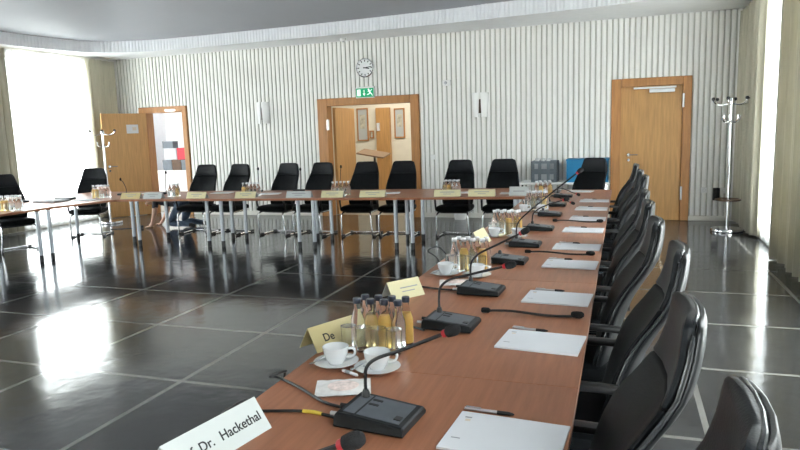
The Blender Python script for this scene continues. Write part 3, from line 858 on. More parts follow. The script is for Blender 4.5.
# ------------------------------------------------------------------ paper pads and pens
pads = [(1.63, 0), (2.45, 0), (3.13, 0), (3.95, 0), (4.55, 0), (5.32, 0), (6.0, 0), (6.76, 0), (7.5, 0)]
GP = 'white paper pads along the right-hand table'
def make_pad(label):
    o = thing('paper_pad', label, 'paper pad', (0, 0, 0), 0, GP)
    sh_ = MB().box(-.155, .155, -.115, .115, 0, .006, .0006).build('sheets', M['paper'], o)
    MB().box(-.155, .155, -.115, .115, -.0012, -.0002).build('cardboard_back', M['grey_light'], o)
    MB().box(-.135, -.115, .075, .082, .0062, .0066).build('printed_logo', M['ink_grey'], sh_)
    MB().box(-.130, -.115, .055, .067, .0062, .0066).build('printed_mark', M['ink_tan'], sh_)
    MB().box(-.135, -.110, -.055, -.050, .0062, .0066).build('printed_line', M['ink_grey'], sh_)
    return o
def make_pen(label):
    o = thing('pen', label, 'pen', (0, 0, 0), 0, 'pens beside the pads')
    Xr = Matrix.Rotation(PI / 2, 4, 'Y')
    MB().lathe([(.0, -.07), (.0045, -.07), (.005, -.06), (.005, .028)], seg=10, mtx=Xr).build('barrel', M['steel'], o, True)
    MB().lathe([(.0055, .028), (.006, .03), (.006, .062), (.003, .075), (.001, .078), (.0, .078)], seg=10, mtx=Xr).build('grip', M['black_plastic'], o, True)
    MB().box(-.066, -.02, -.0015, .0015, .0055, .008).build('clip', M['chrome'], o)
    return o
padp = penp = None
for i, (y, _) in enumerate(pads):
    lab = nth_cam(i, 'white paper pad on the right-hand table')
    rz = R([-4, -5, -4, -3, -2, -2, -1, -1, 0][i])
    if padp is None: padp = make_pad(lab); padp.location = (-.285, y, TZ + .0015); padp.rotation_euler = (0, 0, rz)
    else: place(padp, (-.285, y, TZ + .0015), rz, lab, GP)
    lab = f'silver and black pen lying beyond the {NTH[i]} white paper pad from the camera' if i else 'silver and black pen lying beyond the paper pad nearest the camera'
    loc = (-.36 + .01 * (i % 3), y + .145, TZ + .0062)
    if penp is None: penp = make_pen(lab); penp.location = loc; penp.rotation_euler = (0, 0, R(-3))
    else: place(penp, loc, R([-3, -6, -5, 2, -3, 0, 3, -2, 0][i]), lab, 'pens beside the pads')
q = thing('paper_pad', 'white paper pad at the far end of the right-hand table with the dark folder', 'paper pad', (-.50, 8.62, TZ + .0015), R(80), GP)
MB().box(-.11, .11, -.15, .15, 0, .006, .0006).build('sheets', M['paper'], q)
q = tag(MB().box(-.11, .11, -.12, .12, 0, .012, .003).build('folder', M['console_panel'], None, loc=(-.86, 8.60, TZ)), 'dark flat folder at the far end of the right-hand table', 'folder')
q = thing('blank_note', 'white folded slip of paper on the first black chair seat under the table edge', 'paper', (-.02, 2.62, .0)) if False else None

# ------------------------------------------------------------------ conference microphones
def make_unit(label, neck):
    u = thing('microphone_unit', label, 'microphone', (0, 0, 0), 0, 'microphone units on the right-hand table')
    L, W = .106, .086
    sec = lambda x, zt: [(x, -W, .004), (x, -W - .004, .010), (x, -W + .004, zt - .003), (x, -W + .010, zt), (x, W - .010, zt), (x, W - .004, zt - .003), (x, W + .004, .010), (x, W, .004)]
    MB().loft([sec(-L, .038), sec(-L + .006, .044), sec(-L + .05, .042), sec(L - .006, .028), sec(L, .023)]).build('housing', M['console'], u)
    sl = math.atan2(.052 - .032, 2 * L - .05)
    top = lambda x: .042 - (x + L - .05) * (.014 / (2 * L - .056))
    pm = MB()
    def slab(x0, x1, y0, y1, h, mb_): 
        mb_.loft([[(x, y0, top(x) - .002), (x, y1, top(x) - .002), (x, y1, top(x) + h), (x, y0, top(x) + h)] for x in (x0, x1)])
    slab(-L + .062, L - .02, -W + .022, W - .022, .0012, pm)
    pm.build('panel', M['console_panel'], u)
    pm = MB(); slab(-L + .02, -L + .055, -W + .022, W - .022, .0008, pm); pm.build('speaker_grille', M['console_panel'], u)
    for k, (a, b) in enumerate(((-.04, .005), (-.04, .035))):
        pm = MB(); slab(a, a + .03, b, b + .010, .0030, pm); pm.build('button', M['ink'], u)
    pm = MB(); slab(.062, .082, -.045, -.022, .0035, pm); pm.build('talk_button', M['black_plastic'], u)
    MB().lathe([(.0, 0), (.013, 0), (.012, .014), (.008, .024), (0, .024)], c=(-L + .035, W - .035, .042), seg=14).build('neck_socket', M['black_plastic'], u, True)
    for k, yy in enumerate((-.04, .02)):
        MB().tube([(-L + .004, yy, .02), (-L - .035, yy, .02)], .0065, 8).build('plug', M['steel' if k == 0 else 'black_plastic'], u, True)
    if neck:
        bx, by = -L + .035, W - .035
        pts = smooth_path([(bx + a, by + b, .052 + c) for a, b, c in neck], 8)
        MB().tube(pts, .0055, 8).build('gooseneck', M['black_plastic'], u, True)
        e = pts[-1]; d_ = (pts[-1] - pts[-2]).normalized()
        q_ = d_.to_track_quat('Z', 'Y').to_matrix().to_4x4(); mt_ = Matrix.Translation(e) @ q_
        MB().lathe([(.0065, -.006), (.0105, -.004), (.0112, .004), (.0095, .008)], seg=14, mtx=mt_).build('light_ring', M['red_ring'], u, True)
        MB().lathe([(.009, .006), (.0145, .010), (.0165, .025), (.0165, .036), (.012, .047), (.004, .052), (0, .052)], seg=16, mtx=mt_).build('microphone_head', M['foam'], u, True)
    return u
NK1 = [(0, 0, 0), (.0, 0, .045), (.008, -.003, .085), (.045, -.01, .118), (.13, -.02, .157), (.265, -.03, .222)]
NK2 = [(0, 0, 0), (.0, 0, .06), (.01, -.003, .105), (.055, -.01, .142), (.15, -.02, .172), (.295, -.03, .215)]
NK3 = [(0, 0, 0), (.0, 0, .06), (.01, -.003, .10), (.05, -.01, .142), (.14, -.015, .19), (.265, -.02, .255)]
NK5 = [(0, 0, 0), (.0, 0, .05), (.015, -.003, .11), (.08, -.01, .18), (.24, -.015, .315), (.42, -.02, .46)]
NK6 = [(0, 0, 0), (.0, 0, .04), (.012, -.003, .08), (.06, -.01, .12), (.15, -.015, .16), (.25, -.02, .19)]
NKL = [(0, 0, 0), (.0, 0, .03), (.02, -.003, .052), (.08, -.02, .045), (.16, -.03, .01), (.22, -.035, -.012)]
units = [(-.66, .965, NK1, 0), (-.648, 1.645, NK1, -5), (-.675, 2.58, NK2, -3), (-.67, 3.18, NK3, -3), (-.655, 3.96, None, -2), (-.64, 4.56, NK5, 0), (-.625, 5.32, NK6, 0), (-.64, 6.22, None, 0), (-.66, 7.0, NKL, 0), (-.66, 7.92, NKL, 0)]
for i, (x, y, nk, rz) in enumerate(units):
    lab = ('microphone unit at the bottom edge of the photo, only its foam head showing' if i == 0 else
           f'black microphone unit on the right-hand table, {"nearest whole one to" if i == 1 else NTH[i - 1] + " whole one from"} the camera')
    u = make_unit(lab, nk); u.location = (x, y, TZ); u.rotation_euler = (0, 0, R(rz))
# loose gooseneck microphones
def loose(loc, length, rz, label):
    u = thing('gooseneck_microphone', label, 'microphone', loc, rz, 'loose gooseneck microphones')
    pts = [(-length / 2 + length * t / 10, .006 * math.sin(t * .7), .010 + .004 * math.sin(t * .6)) for t in range(11)]
    MB().tube(pts, .0058, 8).build('gooseneck', M['black_plastic'], u, True)
    Xr = Matrix.Rotation(PI / 2, 4, 'Y')
    MB().lathe([(0, -.02), (.009, -.02), (.0125, -.014), (.0125, .012), (.007, .02), (0, .02)], c=(0, 0, 0), seg=14, mtx=Matrix.Translation((pts[0][0], pts[0][1], .0125)) @ Xr).build('connector', M['foam'], u, True)
    MB().lathe([(.008, -.025), (.0135, -.018), (.0155, 0), (.0145, .02), (.008, .03), (0, .032)], seg=14, mtx=Matrix.Translation((pts[-1][0], pts[-1][1], .0155)) @ Xr).build('microphone_head', M['foam'], u, True)
loose((-.375, 2.815, TZ), .40, R(0), 'loose black gooseneck microphone lying between the second and third pads')
loose((-.385, 4.275, TZ), .40, R(-3), 'loose black gooseneck microphone lying between the fourth and fifth pads')
loose((-.365, 5.80, TZ), .38, R(-4), 'loose black gooseneck microphone lying between the sixth and seventh pads')

# cables
def cable(pts, label, r=.0045, tape=None):
    o = thing('microphone_cable', label, 'cable', (0, 0, 0), 0, 'microphone cables')
    MB().tube(smooth_path(pts, 8), r, 8).build('sheath', M['black_plastic'], o, True)
    if tape:
        MB().tube(smooth_path(tape, 6), r * 1.25, 8).build('yellow_marker', M['yellow_tape'], o, True)
zt_ = TZ + .005
def tz(x, y, dz=0.0): p = at_z(x, y, TZ + .005 + dz); return (p.x, p.y, TZ + .005 + dz)
a0 = tz(338, 418); a1 = tz(322, 414); a2 = tz(303, 411); a3 = tz(262, 411); 
cable([a0, a1, a2, a3, tz(232, 412), tz(222, 414, .006), (-1.108, 1.67, TZ + .004), (-1.118, 1.655, TZ - .03), (-1.12, 1.62, TZ - .22), (-1.13, 1.55, .30)], 'black cable with yellow marker running off the table behind the white name card', .0048, [a1, tz(313, 412), a2])
cable([tz(341, 407), tz(322, 401), tz(297, 386), tz(277, 377), tz(270, 377, .006), (-1.108, 1.92, TZ + .004), (-1.118, 1.925, TZ - .03), (-1.12, 1.93, TZ - .25), (-1.13, 1.9, .3)], 'black cable curving over the table edge beside the biscuit packet', .0048)
cable([tz(457, 290), tz(440, 289), tz(425, 287), tz(415, 286.5), (-1.105, 3.25, TZ + .004), (-1.115, 3.28, TZ - .06), (-1.12, 3.28, .35)], 'black cable from the third microphone unit past the pale yellow card', .0048)
cable([tz(449, 262), tz(446, 254, .05), tz(438, 247, .09), tz(428, 251, .05), (-1.13, 4.02, TZ - .02), (-1.12, 3.95, TZ - .2), (-1.13, 3.9, .3)], 'black cable looped in the air at the table edge beside the second bottle cluster', .0048)
cable([tz(424, 330), tz(417, 328), tz(408, 326), tz(395, 326), (-.99, 2.53, TZ + .005)], 'black cable behind the nearest bottle cluster at the second microphone unit', .0048)

# ------------------------------------------------------------------ name cards
def text_mesh(txt, size):
    cu = bpy.data.curves.new('t', 'FONT'); cu.body = txt; cu.size = size; cu.align_x = 'CENTER'; cu.align_y = 'CENTER'; cu.extrude = .0004; cu.offset = size * .012
    o = bpy.data.objects.new('t', cu); COL.objects.link(o)
    bpy.context.view_layer.update()
    me = bpy.data.meshes.new_from_object(o.evaluated_get(bpy.context.evaluated_depsgraph_get()))
    bpy.data.objects.remove(o); bpy.data.curves.remove(cu)
    return me
def name_card(loc, rz, label, mt, L=.31, H=.105, D=.055, lines=None, texts=None, back='card_white'):
    c = thing('name_card', label, 'name card', loc, rz, 'folded name cards')
    t = .0012
    def panel(s_):
        return [[(x, s_ * D, 0), (x, s_ * (D - t * 2), 0), (x, 0 * s_, H - t * 2), (x, -s_ * .0, H)] for x in (-L / 2, L / 2)]
    fr = MB().loft(panel(-1)).build('front_panel', M[mt], c)
    MB().loft(panel(1)).build('rear_panel', M[back], c)
    ang = math.atan2(H, D)
    def on_face(u, v_):      # u along, v up the slope from the centre
        h = H / 2 + v_ * math.sin(ang); return Vector((u, -D * (1 - h / H) - .0008, h))
    fm = Matrix.Translation(on_face(0, 0)) @ Matrix.Rotation(ang, 4, 'X')
    if texts:
        for tx, size, u, v_ in texts:
            me = text_mesh(tx, size); me.materials.append(M['ink'])
            o = bpy.data.objects.new('lettering', me); COL.objects.link(o); o.parent = fr
            o.matrix_local = Matrix.Translation(on_face(u, v_)) @ Matrix.Rotation(ang, 4, 'X')
    for (u, v_, w, h) in (lines or []):
        MB().box(-w / 2, w / 2, -h / 2, h / 2, 0, .0006, mtx=Matrix.Translation(on_face(u, v_)) @ Matrix.Rotation(ang, 4, 'X')).build('printed_line', M['ink_grey'], fr)
    return c
name_card((-1.025, 1.37, TZ), R(79), 'white name card with black lettering at the left edge nearest the camera', 'card_white', L=.335, H=.082, D=.06,
          texts=[('Prof. Dr.', .036, -.088, -.002), ('Hackethal', .038, .076, -.002)])
name_card((-1.085, 2.265, TZ), R(66), 'gold name card half hidden behind the nearest bottle cluster', 'card_gold', L=.25, H=.088, back='card_gold', texts=[('De', .045, -.045, -.004)])
name_card((-1.045, 3.03, TZ), R(56), 'pale yellow name card beyond the nearest bottle cluster', 'card_yellow', L=.20, H=.085, lines=[(.02, .008, .11, .006), (.01, -.012, .08, .005)])
name_card((-.99, 4.62, TZ), R(85), 'pale yellow name card seen end-on beside the third bottle cluster', 'card_yellow', L=.26, H=.10, D=.06)
def row_px(px, t, py=195):
    lo, hi = -1.0, 9.0
    for _ in range(50):
        mid = (lo + hi) / 2; p = row(mid, t)
        if proj((p[0], p[1], TZ))[0] > px: lo = mid
        else: hi = mid
    p = row((lo + hi) / 2, t); return (p[0], p[1], TZ)
RZB = math.atan2(.09, 1)
bc = [(154, 'card_white', 'white name card on the back row in front of the crouching person', .30, 0), (132, 'card_gold', 'tan name card at the left end of the back row before the open door', .32, 0),
      (197.5, 'card_yellow', 'pale yellow name card before the leftmost chair of the back row', .30, 0), (246.5, 'card_yellow', 'pale yellow name card under the juice bottles of the back row', .31, 0),
      (299.5, 'card_white', 'white name card before the third chair of the back row', .36, 0), (333, 'card_yellow', 'pale yellow name card at the left jamb of the wide doorway', .31, 0),
      (373, 'card_yellow', 'pale yellow name card before the left chair in the doorway', .35, 0), (447.5, 'card_yellow', 'pale yellow name card before the chair right of the doorway', .34, 0),
      (482, 'card_yellow', 'pale yellow name card between the two right chairs of the back row', .34, 0)]
for px, mt, lab, L, rr in bc:
    name_card(row_px(px, .14), RZB + R(rr), lab, mt, L=L, H=.085, lines=[(0, .016, L * .55, .010), (0, -.012, L * .3, .008)])
p = at_z(527, 195.5, TZ)
name_card((-1.22, 8.15, TZ), R(3), 'white name card standing where the back row meets the right-hand table', 'card_white', L=.24, H=.11, lines=[(0, .0, .14, .012)])

# ------------------------------------------------------------------ cups, bottles, tumblers
CPG = 'white coffee cups on saucers'
def make_cup(label):
    s = thing('saucer', label.replace('cup', 'saucer under the cup') if False else label, 'saucer', (0, 0, 0), 0, 'white saucers')
    MB().lathe([(.0, .002), (.036, .0), (.040, .004), (.078, .014), (.082, .017), (.076, .017), (.042, .008), (.0, .007)], seg=32).build('plate', M['china'], s, True)
    MB().box(-.006, .006, -.055, .03, .0, .003, .001, Matrix.Translation((.055, 0, .0165)) @ Matrix.Rotation(R(25), 4, 'Z')).build('spoon_rest', M['china'], s) if False else None
    return s
def make_cup2(label):
    c = thing('coffee_cup', label, 'cup', (0, 0, 0), 0, CPG)
    MB().lathe([(.0, 0), (.026, 0), (.028, .004), (.036, .018), (.044, .040), (.0475, .062), (.0455, .063), (.042, .040), (.034, .020), (.024, .010), (.0, .009)], seg=30).build('bowl', M['china'], c, True)
    MB().tube(smooth_path([(.044, 0, .052), (.062, 0, .054), (.070, 0, .042), (.062, 0, .026), (.039, 0, .022)], 5), .0048, 8).build('handle', M['china'], c, True)
    return c
def make_spoon(label):
    o = thing('teaspoon', label, 'spoon', (0, 0, 0), 0, 'teaspoons on saucers')
    MB().tube([(-.035, 0, .004), (0, 0, .005), (.045, 0, .006)], [.0022, .0018, .003], 6).build('handle', M['chrome'], o, True)
    MB().lathe([(.0, -.002), (.010, .0), (.012, .003), (.010, .0035), (0, .001)], c=(-.045, 0, .003), seg=12, mtx=Matrix.Diagonal((1, .75, 1, 1))).build('bowl', M['chrome'], o, True)
    return o
sp = cp = spn = None
cups = [(-.965, 2.035, 'left', 'nearest bottle cluster', 15), (-.80, 2.02, 'right', 'nearest bottle cluster', 20), (-.955, 3.54, 'left', 'second bottle cluster', 10), (-.77, 3.53, 'right', 'second bottle cluster', 10),
        (-.93, 4.92, 'left', 'third bottle cluster', 10), (-.75, 4.91, 'right', 'third bottle cluster', 0), (-.93, 6.50, 'left', 'fourth bottle cluster', 10), (-.76, 6.50, 'right', 'fourth bottle cluster', 0)]
for x, y, sd, cl, hz in cups:
    ls = f'white saucer on the {sd} in front of the {cl}'; lc = f'white coffee cup on the {sd} saucer in front of the {cl}'; lt = f'teaspoon on the {sd} saucer in front of the {cl}'
    if sp is None:
        sp = make_cup(ls); sp.location = (x, y, TZ); cp = make_cup2(lc); cp.location = (x, y, TZ + .0075); cp.rotation_euler = (0, 0, R(hz)); spn = make_spoon(lt); spn.location = (x - .058, y - .01, TZ + .013); spn.rotation_euler = (0, 0, R(75))
    else:
        place(sp, (x, y, TZ), 0, ls); place(cp, (x, y, TZ + .0075), R(hz), lc, CPG); place(spn, (x - .058, y - .01, TZ + .013), R(75), lt)

def make_bottle(kind, label, capm='cap'):
    b = thing('juice_bottle' if kind != 'water' else 'water_bottle', label, 'bottle', (0, 0, 0), 0, 'small glass bottles')
    prof = [(.0, 0), (.024, 0), (.027, .004), (.0275, .02), (.0275, .092), (.026, .106), (.019, .128), (.0135, .146), (.0125, .167), (.0145, .169), (.0145, .177), (.0, .177)]
    MB().lathe(prof, seg=20).build('glass_body', M['glass'] if kind == 'water' else M['glass_thin'], b, True)
    if kind != 'water':
        pr = [(.0, .006), (.0235, .006), (.0245, .02), (.0245, .092), (.0225, .106), (.0165, .126), (.0, .127)]
        MB().lathe(pr, seg=18).build('juice_fill', M['juice' if kind == 'orange' else 'apple'], b, True)
    MB().lathe([(.0150, .168), (.0158, .169), (.0158, .186), (.0145, .189), (.0, .189)], seg=16).build('cap', M[capm], b, True)
    return b
def make_tumbler(label):
    t = thing('glass_tumbler', label, 'glass', (0, 0, 0), 0, 'drinking glasses')
    MB().lathe([(.0, 0), (.025, 0), (.0265, .004), (.030, .095), (.0285, .095), (.0255, .012), (.0, .010)], seg=20).build('glass_body', M['glass'], t, True)
    MB().lathe([(.0285, .0945), (.030, .0945), (.0298, .0965), (.0288, .0965), (.0285, .0945)], seg=20).build('rim', M['glass'], t, True)
    return t
PB = {}; PT = [None]
def bottle(kind, loc, label):
    key = (kind, loc[1] > 3)  # far bottles take the pale cap with the reflected light painted in
    if key not in PB: PB[key] = make_bottle(kind, label, 'cap_glare' if key[1] else 'cap'); PB[key].location = loc
    else: place(PB[key], loc, random.uniform(0, 6), label, 'small glass bottles')
def tumbler(loc, label):
    if PT[0] is None: PT[0] = make_tumbler(label); PT[0].location = loc
    else: place(PT[0], loc, 0, label, 'drinking glasses')
KN = {'water': 'clear water', 'orange': 'orange juice', 'apple': 'amber juice'}
OR = ['leftmost', 'second from left', 'third from left', 'fourth from left', 'rightmost']
def cluster(x, y, nm, rows, dx=.0565, dy=.058, tum=3, rz=0.0):
    ca, sa = math.cos(rz), math.sin(rz)
    def W(a, b): return (x + a * ca - b * sa, y + a * sa + b * ca, TZ)
    for r_, kinds in enumerate(rows):
        n = len(kinds)
        for k_, kd in enumerate(kinds):
            o = OR[k_] if k_ < n - 1 else 'rightmost'
            bottle(kd, W((k_ - (n - 1) / 2) * dx + (.012 if r_ else 0), r_ * dy), f'{KN[kd]} bottle, {o}, {"front" if r_ == 0 else "rear"} row of the {nm}')
    for k_ in range(tum):
        pos = {2: ['left', 'right'], 3: ['left', 'middle', 'right'], 4: ['leftmost', 'second', 'third', 'rightmost']}[tum][k_]
        tumbler(W((k_ - (tum - 1) / 2) * (.068 if tum < 4 else .062) - .004, -.066), f'empty glass tumbler, {pos} one before the {nm}')
w_, o_, a_ = 'water', 'orange', 'apple'
cluster(-.888, 2.265, 'nearest bottle cluster', [[w_, a_, o_, w_], [w_, w_, w_, o_]], tum=4)
cluster(-.86, 3.72, 'second bottle cluster', [[w_, o_, w_, o_], [w_, w_, a_, w_]], tum=4)
cluster(-.87, 5.08, 'third bottle cluster', [[w_, w_, o_, w_], [w_, a_, w_, o_]], tum=4)
cluster(-.83, 6.70, 'fourth bottle cluster', [[w_, w_, w_, o_], [w_, a_, w_, w_]], tum=4)
cluster(-.91, 8.05, 'fifth bottle cluster', [[w_, o_, w_, w_], [w_, w_, o_]], tum=2)
def rowc(px, t, nm, rows, tum=2):
    p = row_px(px, t); cluster(p[0], p[1], nm, rows, tum=tum, rz=RZB)
rowc(251, .42, 'far cluster left of the doorway', [[o_, a_, w_, w_, w_], [w_, w_, w_, w_]], 3)
rowc(341, .42, 'far cluster before the doorway', [[w_, w_, w_, w_, w_], [w_, a_, w_, w_]], 3)
rowc(451, .42, 'far cluster right of the doorway', [[a_, o_, w_, w_], [w_, w_, w_, w_]], 3)
rowc(174, .42, 'far cluster before the open door', [[w_, w_, a_], [w_, w_]], tum=2)
cluster(-7.42, 7.70, 'left corner table cluster', [[o_, o_, w_, w_, w_], [w_, w_, w_, w_]], tum=3, rz=.2)
cluster(-7.38, 6.14, 'left wing cluster', [[o_, o_, w_, w_, w_], [w_, w_, w_, w_]], tum=3, rz=.25)

# biscuit packets and sugar
def packet(loc, rz, label):
    o = thing('biscuit_packet', label, 'packet', loc, rz, 'wrapped biscuits')
    vs = []; fs = []; n = 10
    for i in range(n + 1):
        for j in range(n + 1):
            u, v_ = i / n * 2 - 1, j / n * 2 - 1
            h = .004 + .008 * max(0, 1 - (u * u + v_ * v_) * 1.4) + .0012 * math.sin(i * 2.1 + j * 1.3)
            vs.append((u * .090, v_ * .068, h))
    for i in range(n):
        for j in range(n): a = i * (n + 1) + j; fs.append((a, a + n + 1, a + n + 2, a + 1))
    m_ = MB().add(vs, fs)
    n0 = len(m_.v); m_.add([(-.09, -.068, .0), (.09, -.068, .0), (.09, .068, .0), (-.09, .068, .0)], [(0, 1, 2, 3)])
    m_.build('wrapper', M['cellophane'], o, 'all')
    rng = random.Random(3)
    m_ = MB()
    m_.lathe([(.0, .0), (.035, .0), (.040, .006), (.030, .0105), (0, .0115)], c=(0, 0, .0045), seg=20, mtx=Matrix.Diagonal((1.3, 1.05, 1, 1)))
    m_.build('biscuit', M['biscuit'], o, True)
p = at_z(341, 387, TZ); packet((p.x + .012, p.y - .008, TZ), R(22), 'wrapped pale biscuit in clear film before the nearest cups')
p = at_z(456, 283, TZ); packet((p.x, p.y, TZ), R(15), 'wrapped pale biscuit in clear film before the second pair of cups')
def sachet(loc, rz, label):
    o = thing('sugar_sachet', label, 'sachet', loc, rz, 'sugar sachets')
    MB().tube([(-.04, 0, .006), (-.035, 0, .0065), (.035, 0, .0065), (.04, 0, .006)], [.003, .006, .006, .003], 8).build('tube_paper', M['paper'], o, True)
    MB().tube([(-.02, 0, .0068), (.004, 0, .0068)], .0064, 8).build('printed_band', M['ink_grey'], o, True)
p = at_z(350, 374.5, TZ); sachet((p.x, p.y, TZ), R(-25), 'white sugar stick lying between the nearest saucers')
p = at_z(361, 372.5, TZ); sachet((p.x + .015, p.y + .03, TZ), R(-15), 'second white sugar stick lying beside the nearest right saucer')

# papers, folders and desk microphones on the far tables
def sheet(px, t, label, rz=0.0):
    p = row_px(px, t); o = tag(MB().box(-.15, .15, -.105, .105, 0, .008, .001).build('paper_pad', M['paper'], None, loc=p), label, 'paper pad', 'paper pads on the far tables'); o.rotation_euler = (0, 0, RZB + rz)
sheet(222, .88, 'white paper pad before the second chair of the back row', .1); sheet(389, .62, 'white paper pad before the right chair in the doorway', .15); sheet(464, .60, 'white paper pad between the two right chairs of the back row')
sheet(512, .45, 'white paper pad at the right end of the back row'); sheet(152, .95, 'white paper stack before the crouching person'); sheet(270, .66, 'white paper pad beside the juice bottles of the back row', .2)
def desk_mic(p, label, tipx=.05, h=.30):
    u = thing('desk_microphone', label, 'microphone', p, 0, 'gooseneck desk microphones on the far tables')
    MB().box(-.06, .06, -.09, .09, 0, .03, .008).build('housing', M['console'], u, True)
    pts = smooth_path([(0, .05, .03), (.004, .05, h * .4), (tipx * .5, .04, h * .8), (tipx, .02, h)], 5)
    MB().tube(pts, .0055, 8).build('gooseneck', M['black_plastic'], u, True)
    MB().lathe([(0, -.02), (.013, -.015), (.016, .005), (.010, .025), (0, .03)], c=tuple(pts[-1]), seg=12).build('microphone_head', M['foam'], u, True)
desk_mic(row_px(164, .8), 'gooseneck desk microphone before the side room door', .05, .33)
desk_mic(row_px(257, .95), 'gooseneck desk microphone between the second and third back row chairs', .03, .35)
desk_mic(row_px(299, 1.0), 'gooseneck desk microphone before the third chair of the back row', .03, .33)
desk_mic(row_px(339, .95), 'gooseneck desk microphone before the left jamb of the doorway', .04, .36)
desk_mic((-7.35, 8.1, TZ), 'gooseneck desk microphone on the left corner table before the open door', -.06, .24)
desk_mic((-8.2, 7.0, TZ), 'low gooseneck desk microphone on the left corner table before the bright window', -.04, .16)
tag(MB().box(-.2, .2, -.14, .14, 0, .025, .006).build('folder', M['grey_cloth'], None, loc=(-7.75, 7.10, TZ)), 'grey folder lying on the left corner table', 'folder')
tag(MB().box(-.12, .12, -.09, .09, 0, .03, .01).build('document_case', M['black_plastic'], None, loc=(-7.82, 7.42, TZ)), 'black document case on the left corner table', 'case')
tag(MB().box(-.14, .14, -.10, .10, 0, .012, .002).build('paper_pad', M['paper'], None, loc=(-7.30, 7.30, TZ)), 'white paper pad on the left corner table', 'paper pad', 'paper pads on the far tables')
tag(MB().box(-.14, .14, -.10, .10, 0, .012, .002).build('paper_pad', M['paper'], None, loc=(-7.75, 6.35, TZ)), 'white paper pad beside the left wing bottles', 'paper pad', 'paper pads on the far tables')

# ------------------------------------------------------------------ crouching person behind the back row
def person():
    root = thing('person', 'person in dark shirt and blue jeans on hands and knees behind the table', 'person', (0, 0, 0))
    Y = 9.62; DX = -.93
    J = {}; E = []; RAD = {}; SEG = {}
    def j(n, x, y, z, r): J[n] = Vector((x + DX, Y + y, z * .86 if z > .2 else z)); RAD[n] = r if isinstance(r, tuple) else (r, r)
    j('pelvis', -6.50, 0, .555, (.13, .15)); j('waist', -6.60, 0, .575, (.12, .145)); j('chest', -6.78, 0, .59, (.125, .16)); j('upper', -6.93, 0, .585, (.11, .16))
    j('neck', -7.06, -.01, .585, .058); j('skull0', -7.12, -.015, .57, .066); j('skull1', -7.19, -.02, .555, .088); j('skull2', -7.26, -.02, .53, .072)
    E += [('pelvis', 'waist'), ('waist', 'chest'), ('chest', 'upper'), ('upper', 'neck'), ('neck', 'skull0'), ('skull0', 'skull1'), ('skull1', 'skull2')]
    for s, sg in (('l', -1), ('r', 1)):
        dx = .05 if sg < 0 else -.03
        j('sh' + s, -6.96, sg * .17, .565, .062); j('el' + s, -7.00 + dx * .6, sg * .21, .32, .045); j('wr' + s, -7.10 + dx, sg * .19, .085, .031); j('pa' + s, -7.14 + dx, sg * .19, .036, (.034, .022))
        E += [('upper', 'sh' + s), ('sh' + s, 'el' + s), ('el' + s, 'wr' + s), ('wr' + s, 'pa' + s)]
        for f in range(4):
            yy = sg * .19 + (f - 1.5) * .021
            ln = (.075, .085, .08, .062)[f]
            j(f'f{f}a' + s, -7.165 + dx, yy, .028, .0095); j(f'f{f}b' + s, -7.165 + dx - ln * .55, yy * 1.005, .024, .0085); j(f'f{f}c' + s, -7.165 + dx - ln, yy * 1.008, .012, .0075)
            E += [('pa' + s, f'f{f}a' + s), (f'f{f}a' + s, f'f{f}b' + s), (f'f{f}b' + s, f'f{f}c' + s)]
        j('ta' + s, -7.12 + dx, sg * .19 - sg * .042, .028, .0105); j('tb' + s, -7.165 + dx, sg * .19 - sg * .062, .014, .009)
        E += [('pa' + s, 'ta' + s), ('ta' + s, 'tb' + s)]
        kx = -6.70 + (.08 if sg > 0 else 0)
        j('hip' + s, -6.47, sg * .10, .50, .098); j('th' + s, (kx - 6.47) / 2, sg * .13, .30, .082); j('kn' + s, kx, sg * .15, .075, .066); j('ca' + s, kx + .18, sg * .145, .085, .060); j('an' + s, kx + .42, sg * .14, .065, .042); j('to' + s, kx + .52, sg * .14, .035, .04)
        E += [('pelvis', 'hip' + s), ('hip' + s, 'th' + s), ('th' + s, 'kn' + s), ('kn' + s, 'ca' + s), ('ca' + s, 'an' + s), ('an' + s, 'to' + s)]
    names = list(J); idx = {n: i for i, n in enumerate(names)}
    me = bpy.data.meshes.new('body'); me.from_pydata([J[n] for n in names], [(idx[a], idx[b]) for a, b in E], [])
    o = bpy.data.objects.new('body', me); COL.objects.link(o)
    o.modifiers.new('s', 'SKIN'); sub = o.modifiers.new('u', 'SUBSURF'); sub.levels = 2
    sk = me.skin_vertices[0].data
    for n in names: sk[idx[n]].radius = RAD[n]
    sk[idx['pelvis']].use_root = True
    bpy.context.view_layer.update()
    m2 = bpy.data.meshes.new_from_object(o.evaluated_get(bpy.context.evaluated_depsgraph_get()))
    bpy.data.objects.remove(o)
    m2.name = 'body'
    mats = ['skin', 'shirt', 'jeans', 'shoe']
    m2.materials.clear()
    for k_ in mats: m2.materials.append(M[k_])
    def kind(n1, n2, p):
        n = {n1[:2], n2[:2]}
        if n1[:2] in ('an', 'to') and n2[:2] in ('an', 'to'): return 3
        if n1[:2] in ('ca', 'kn', 'th', 'hi', 'an') or n1 == 'pelvis' and n2.startswith('hip'): return 2
        if n1 == 'pelvis' and n2 == 'waist': return 2 if p.x > -6.57 else 1
        if n1.startswith('sh') and n2.startswith('el'): return 1 if p.z > .37 else 0
        if n1 in ('waist', 'chest') or n1 == 'upper' and n2 != 'neck': return 1
        if n1 == 'upper': return 1 if p.x > -7.01 else 0
        return 0
    for p in m2.polygons:
        p.use_smooth = True
        c = p.center; best = (1e9, None)
        for a, b in E:
            A, B = J[a], J[b]; d_ = B - A; t = max(0, min(1, (c - A).dot(d_) / max(d_.length_squared, 1e-9)))
            q = (c - A - d_ * t).length - (RAD[a][0] * (1 - t) + RAD[b][0] * t)
            if q < best[0]: best = (q, (a, b))
        p.material_index = kind(*best[1], c - Vector((DX, 0, 0)))
    b = bpy.data.objects.new('body', m2); COL.objects.link(b); b.parent = root
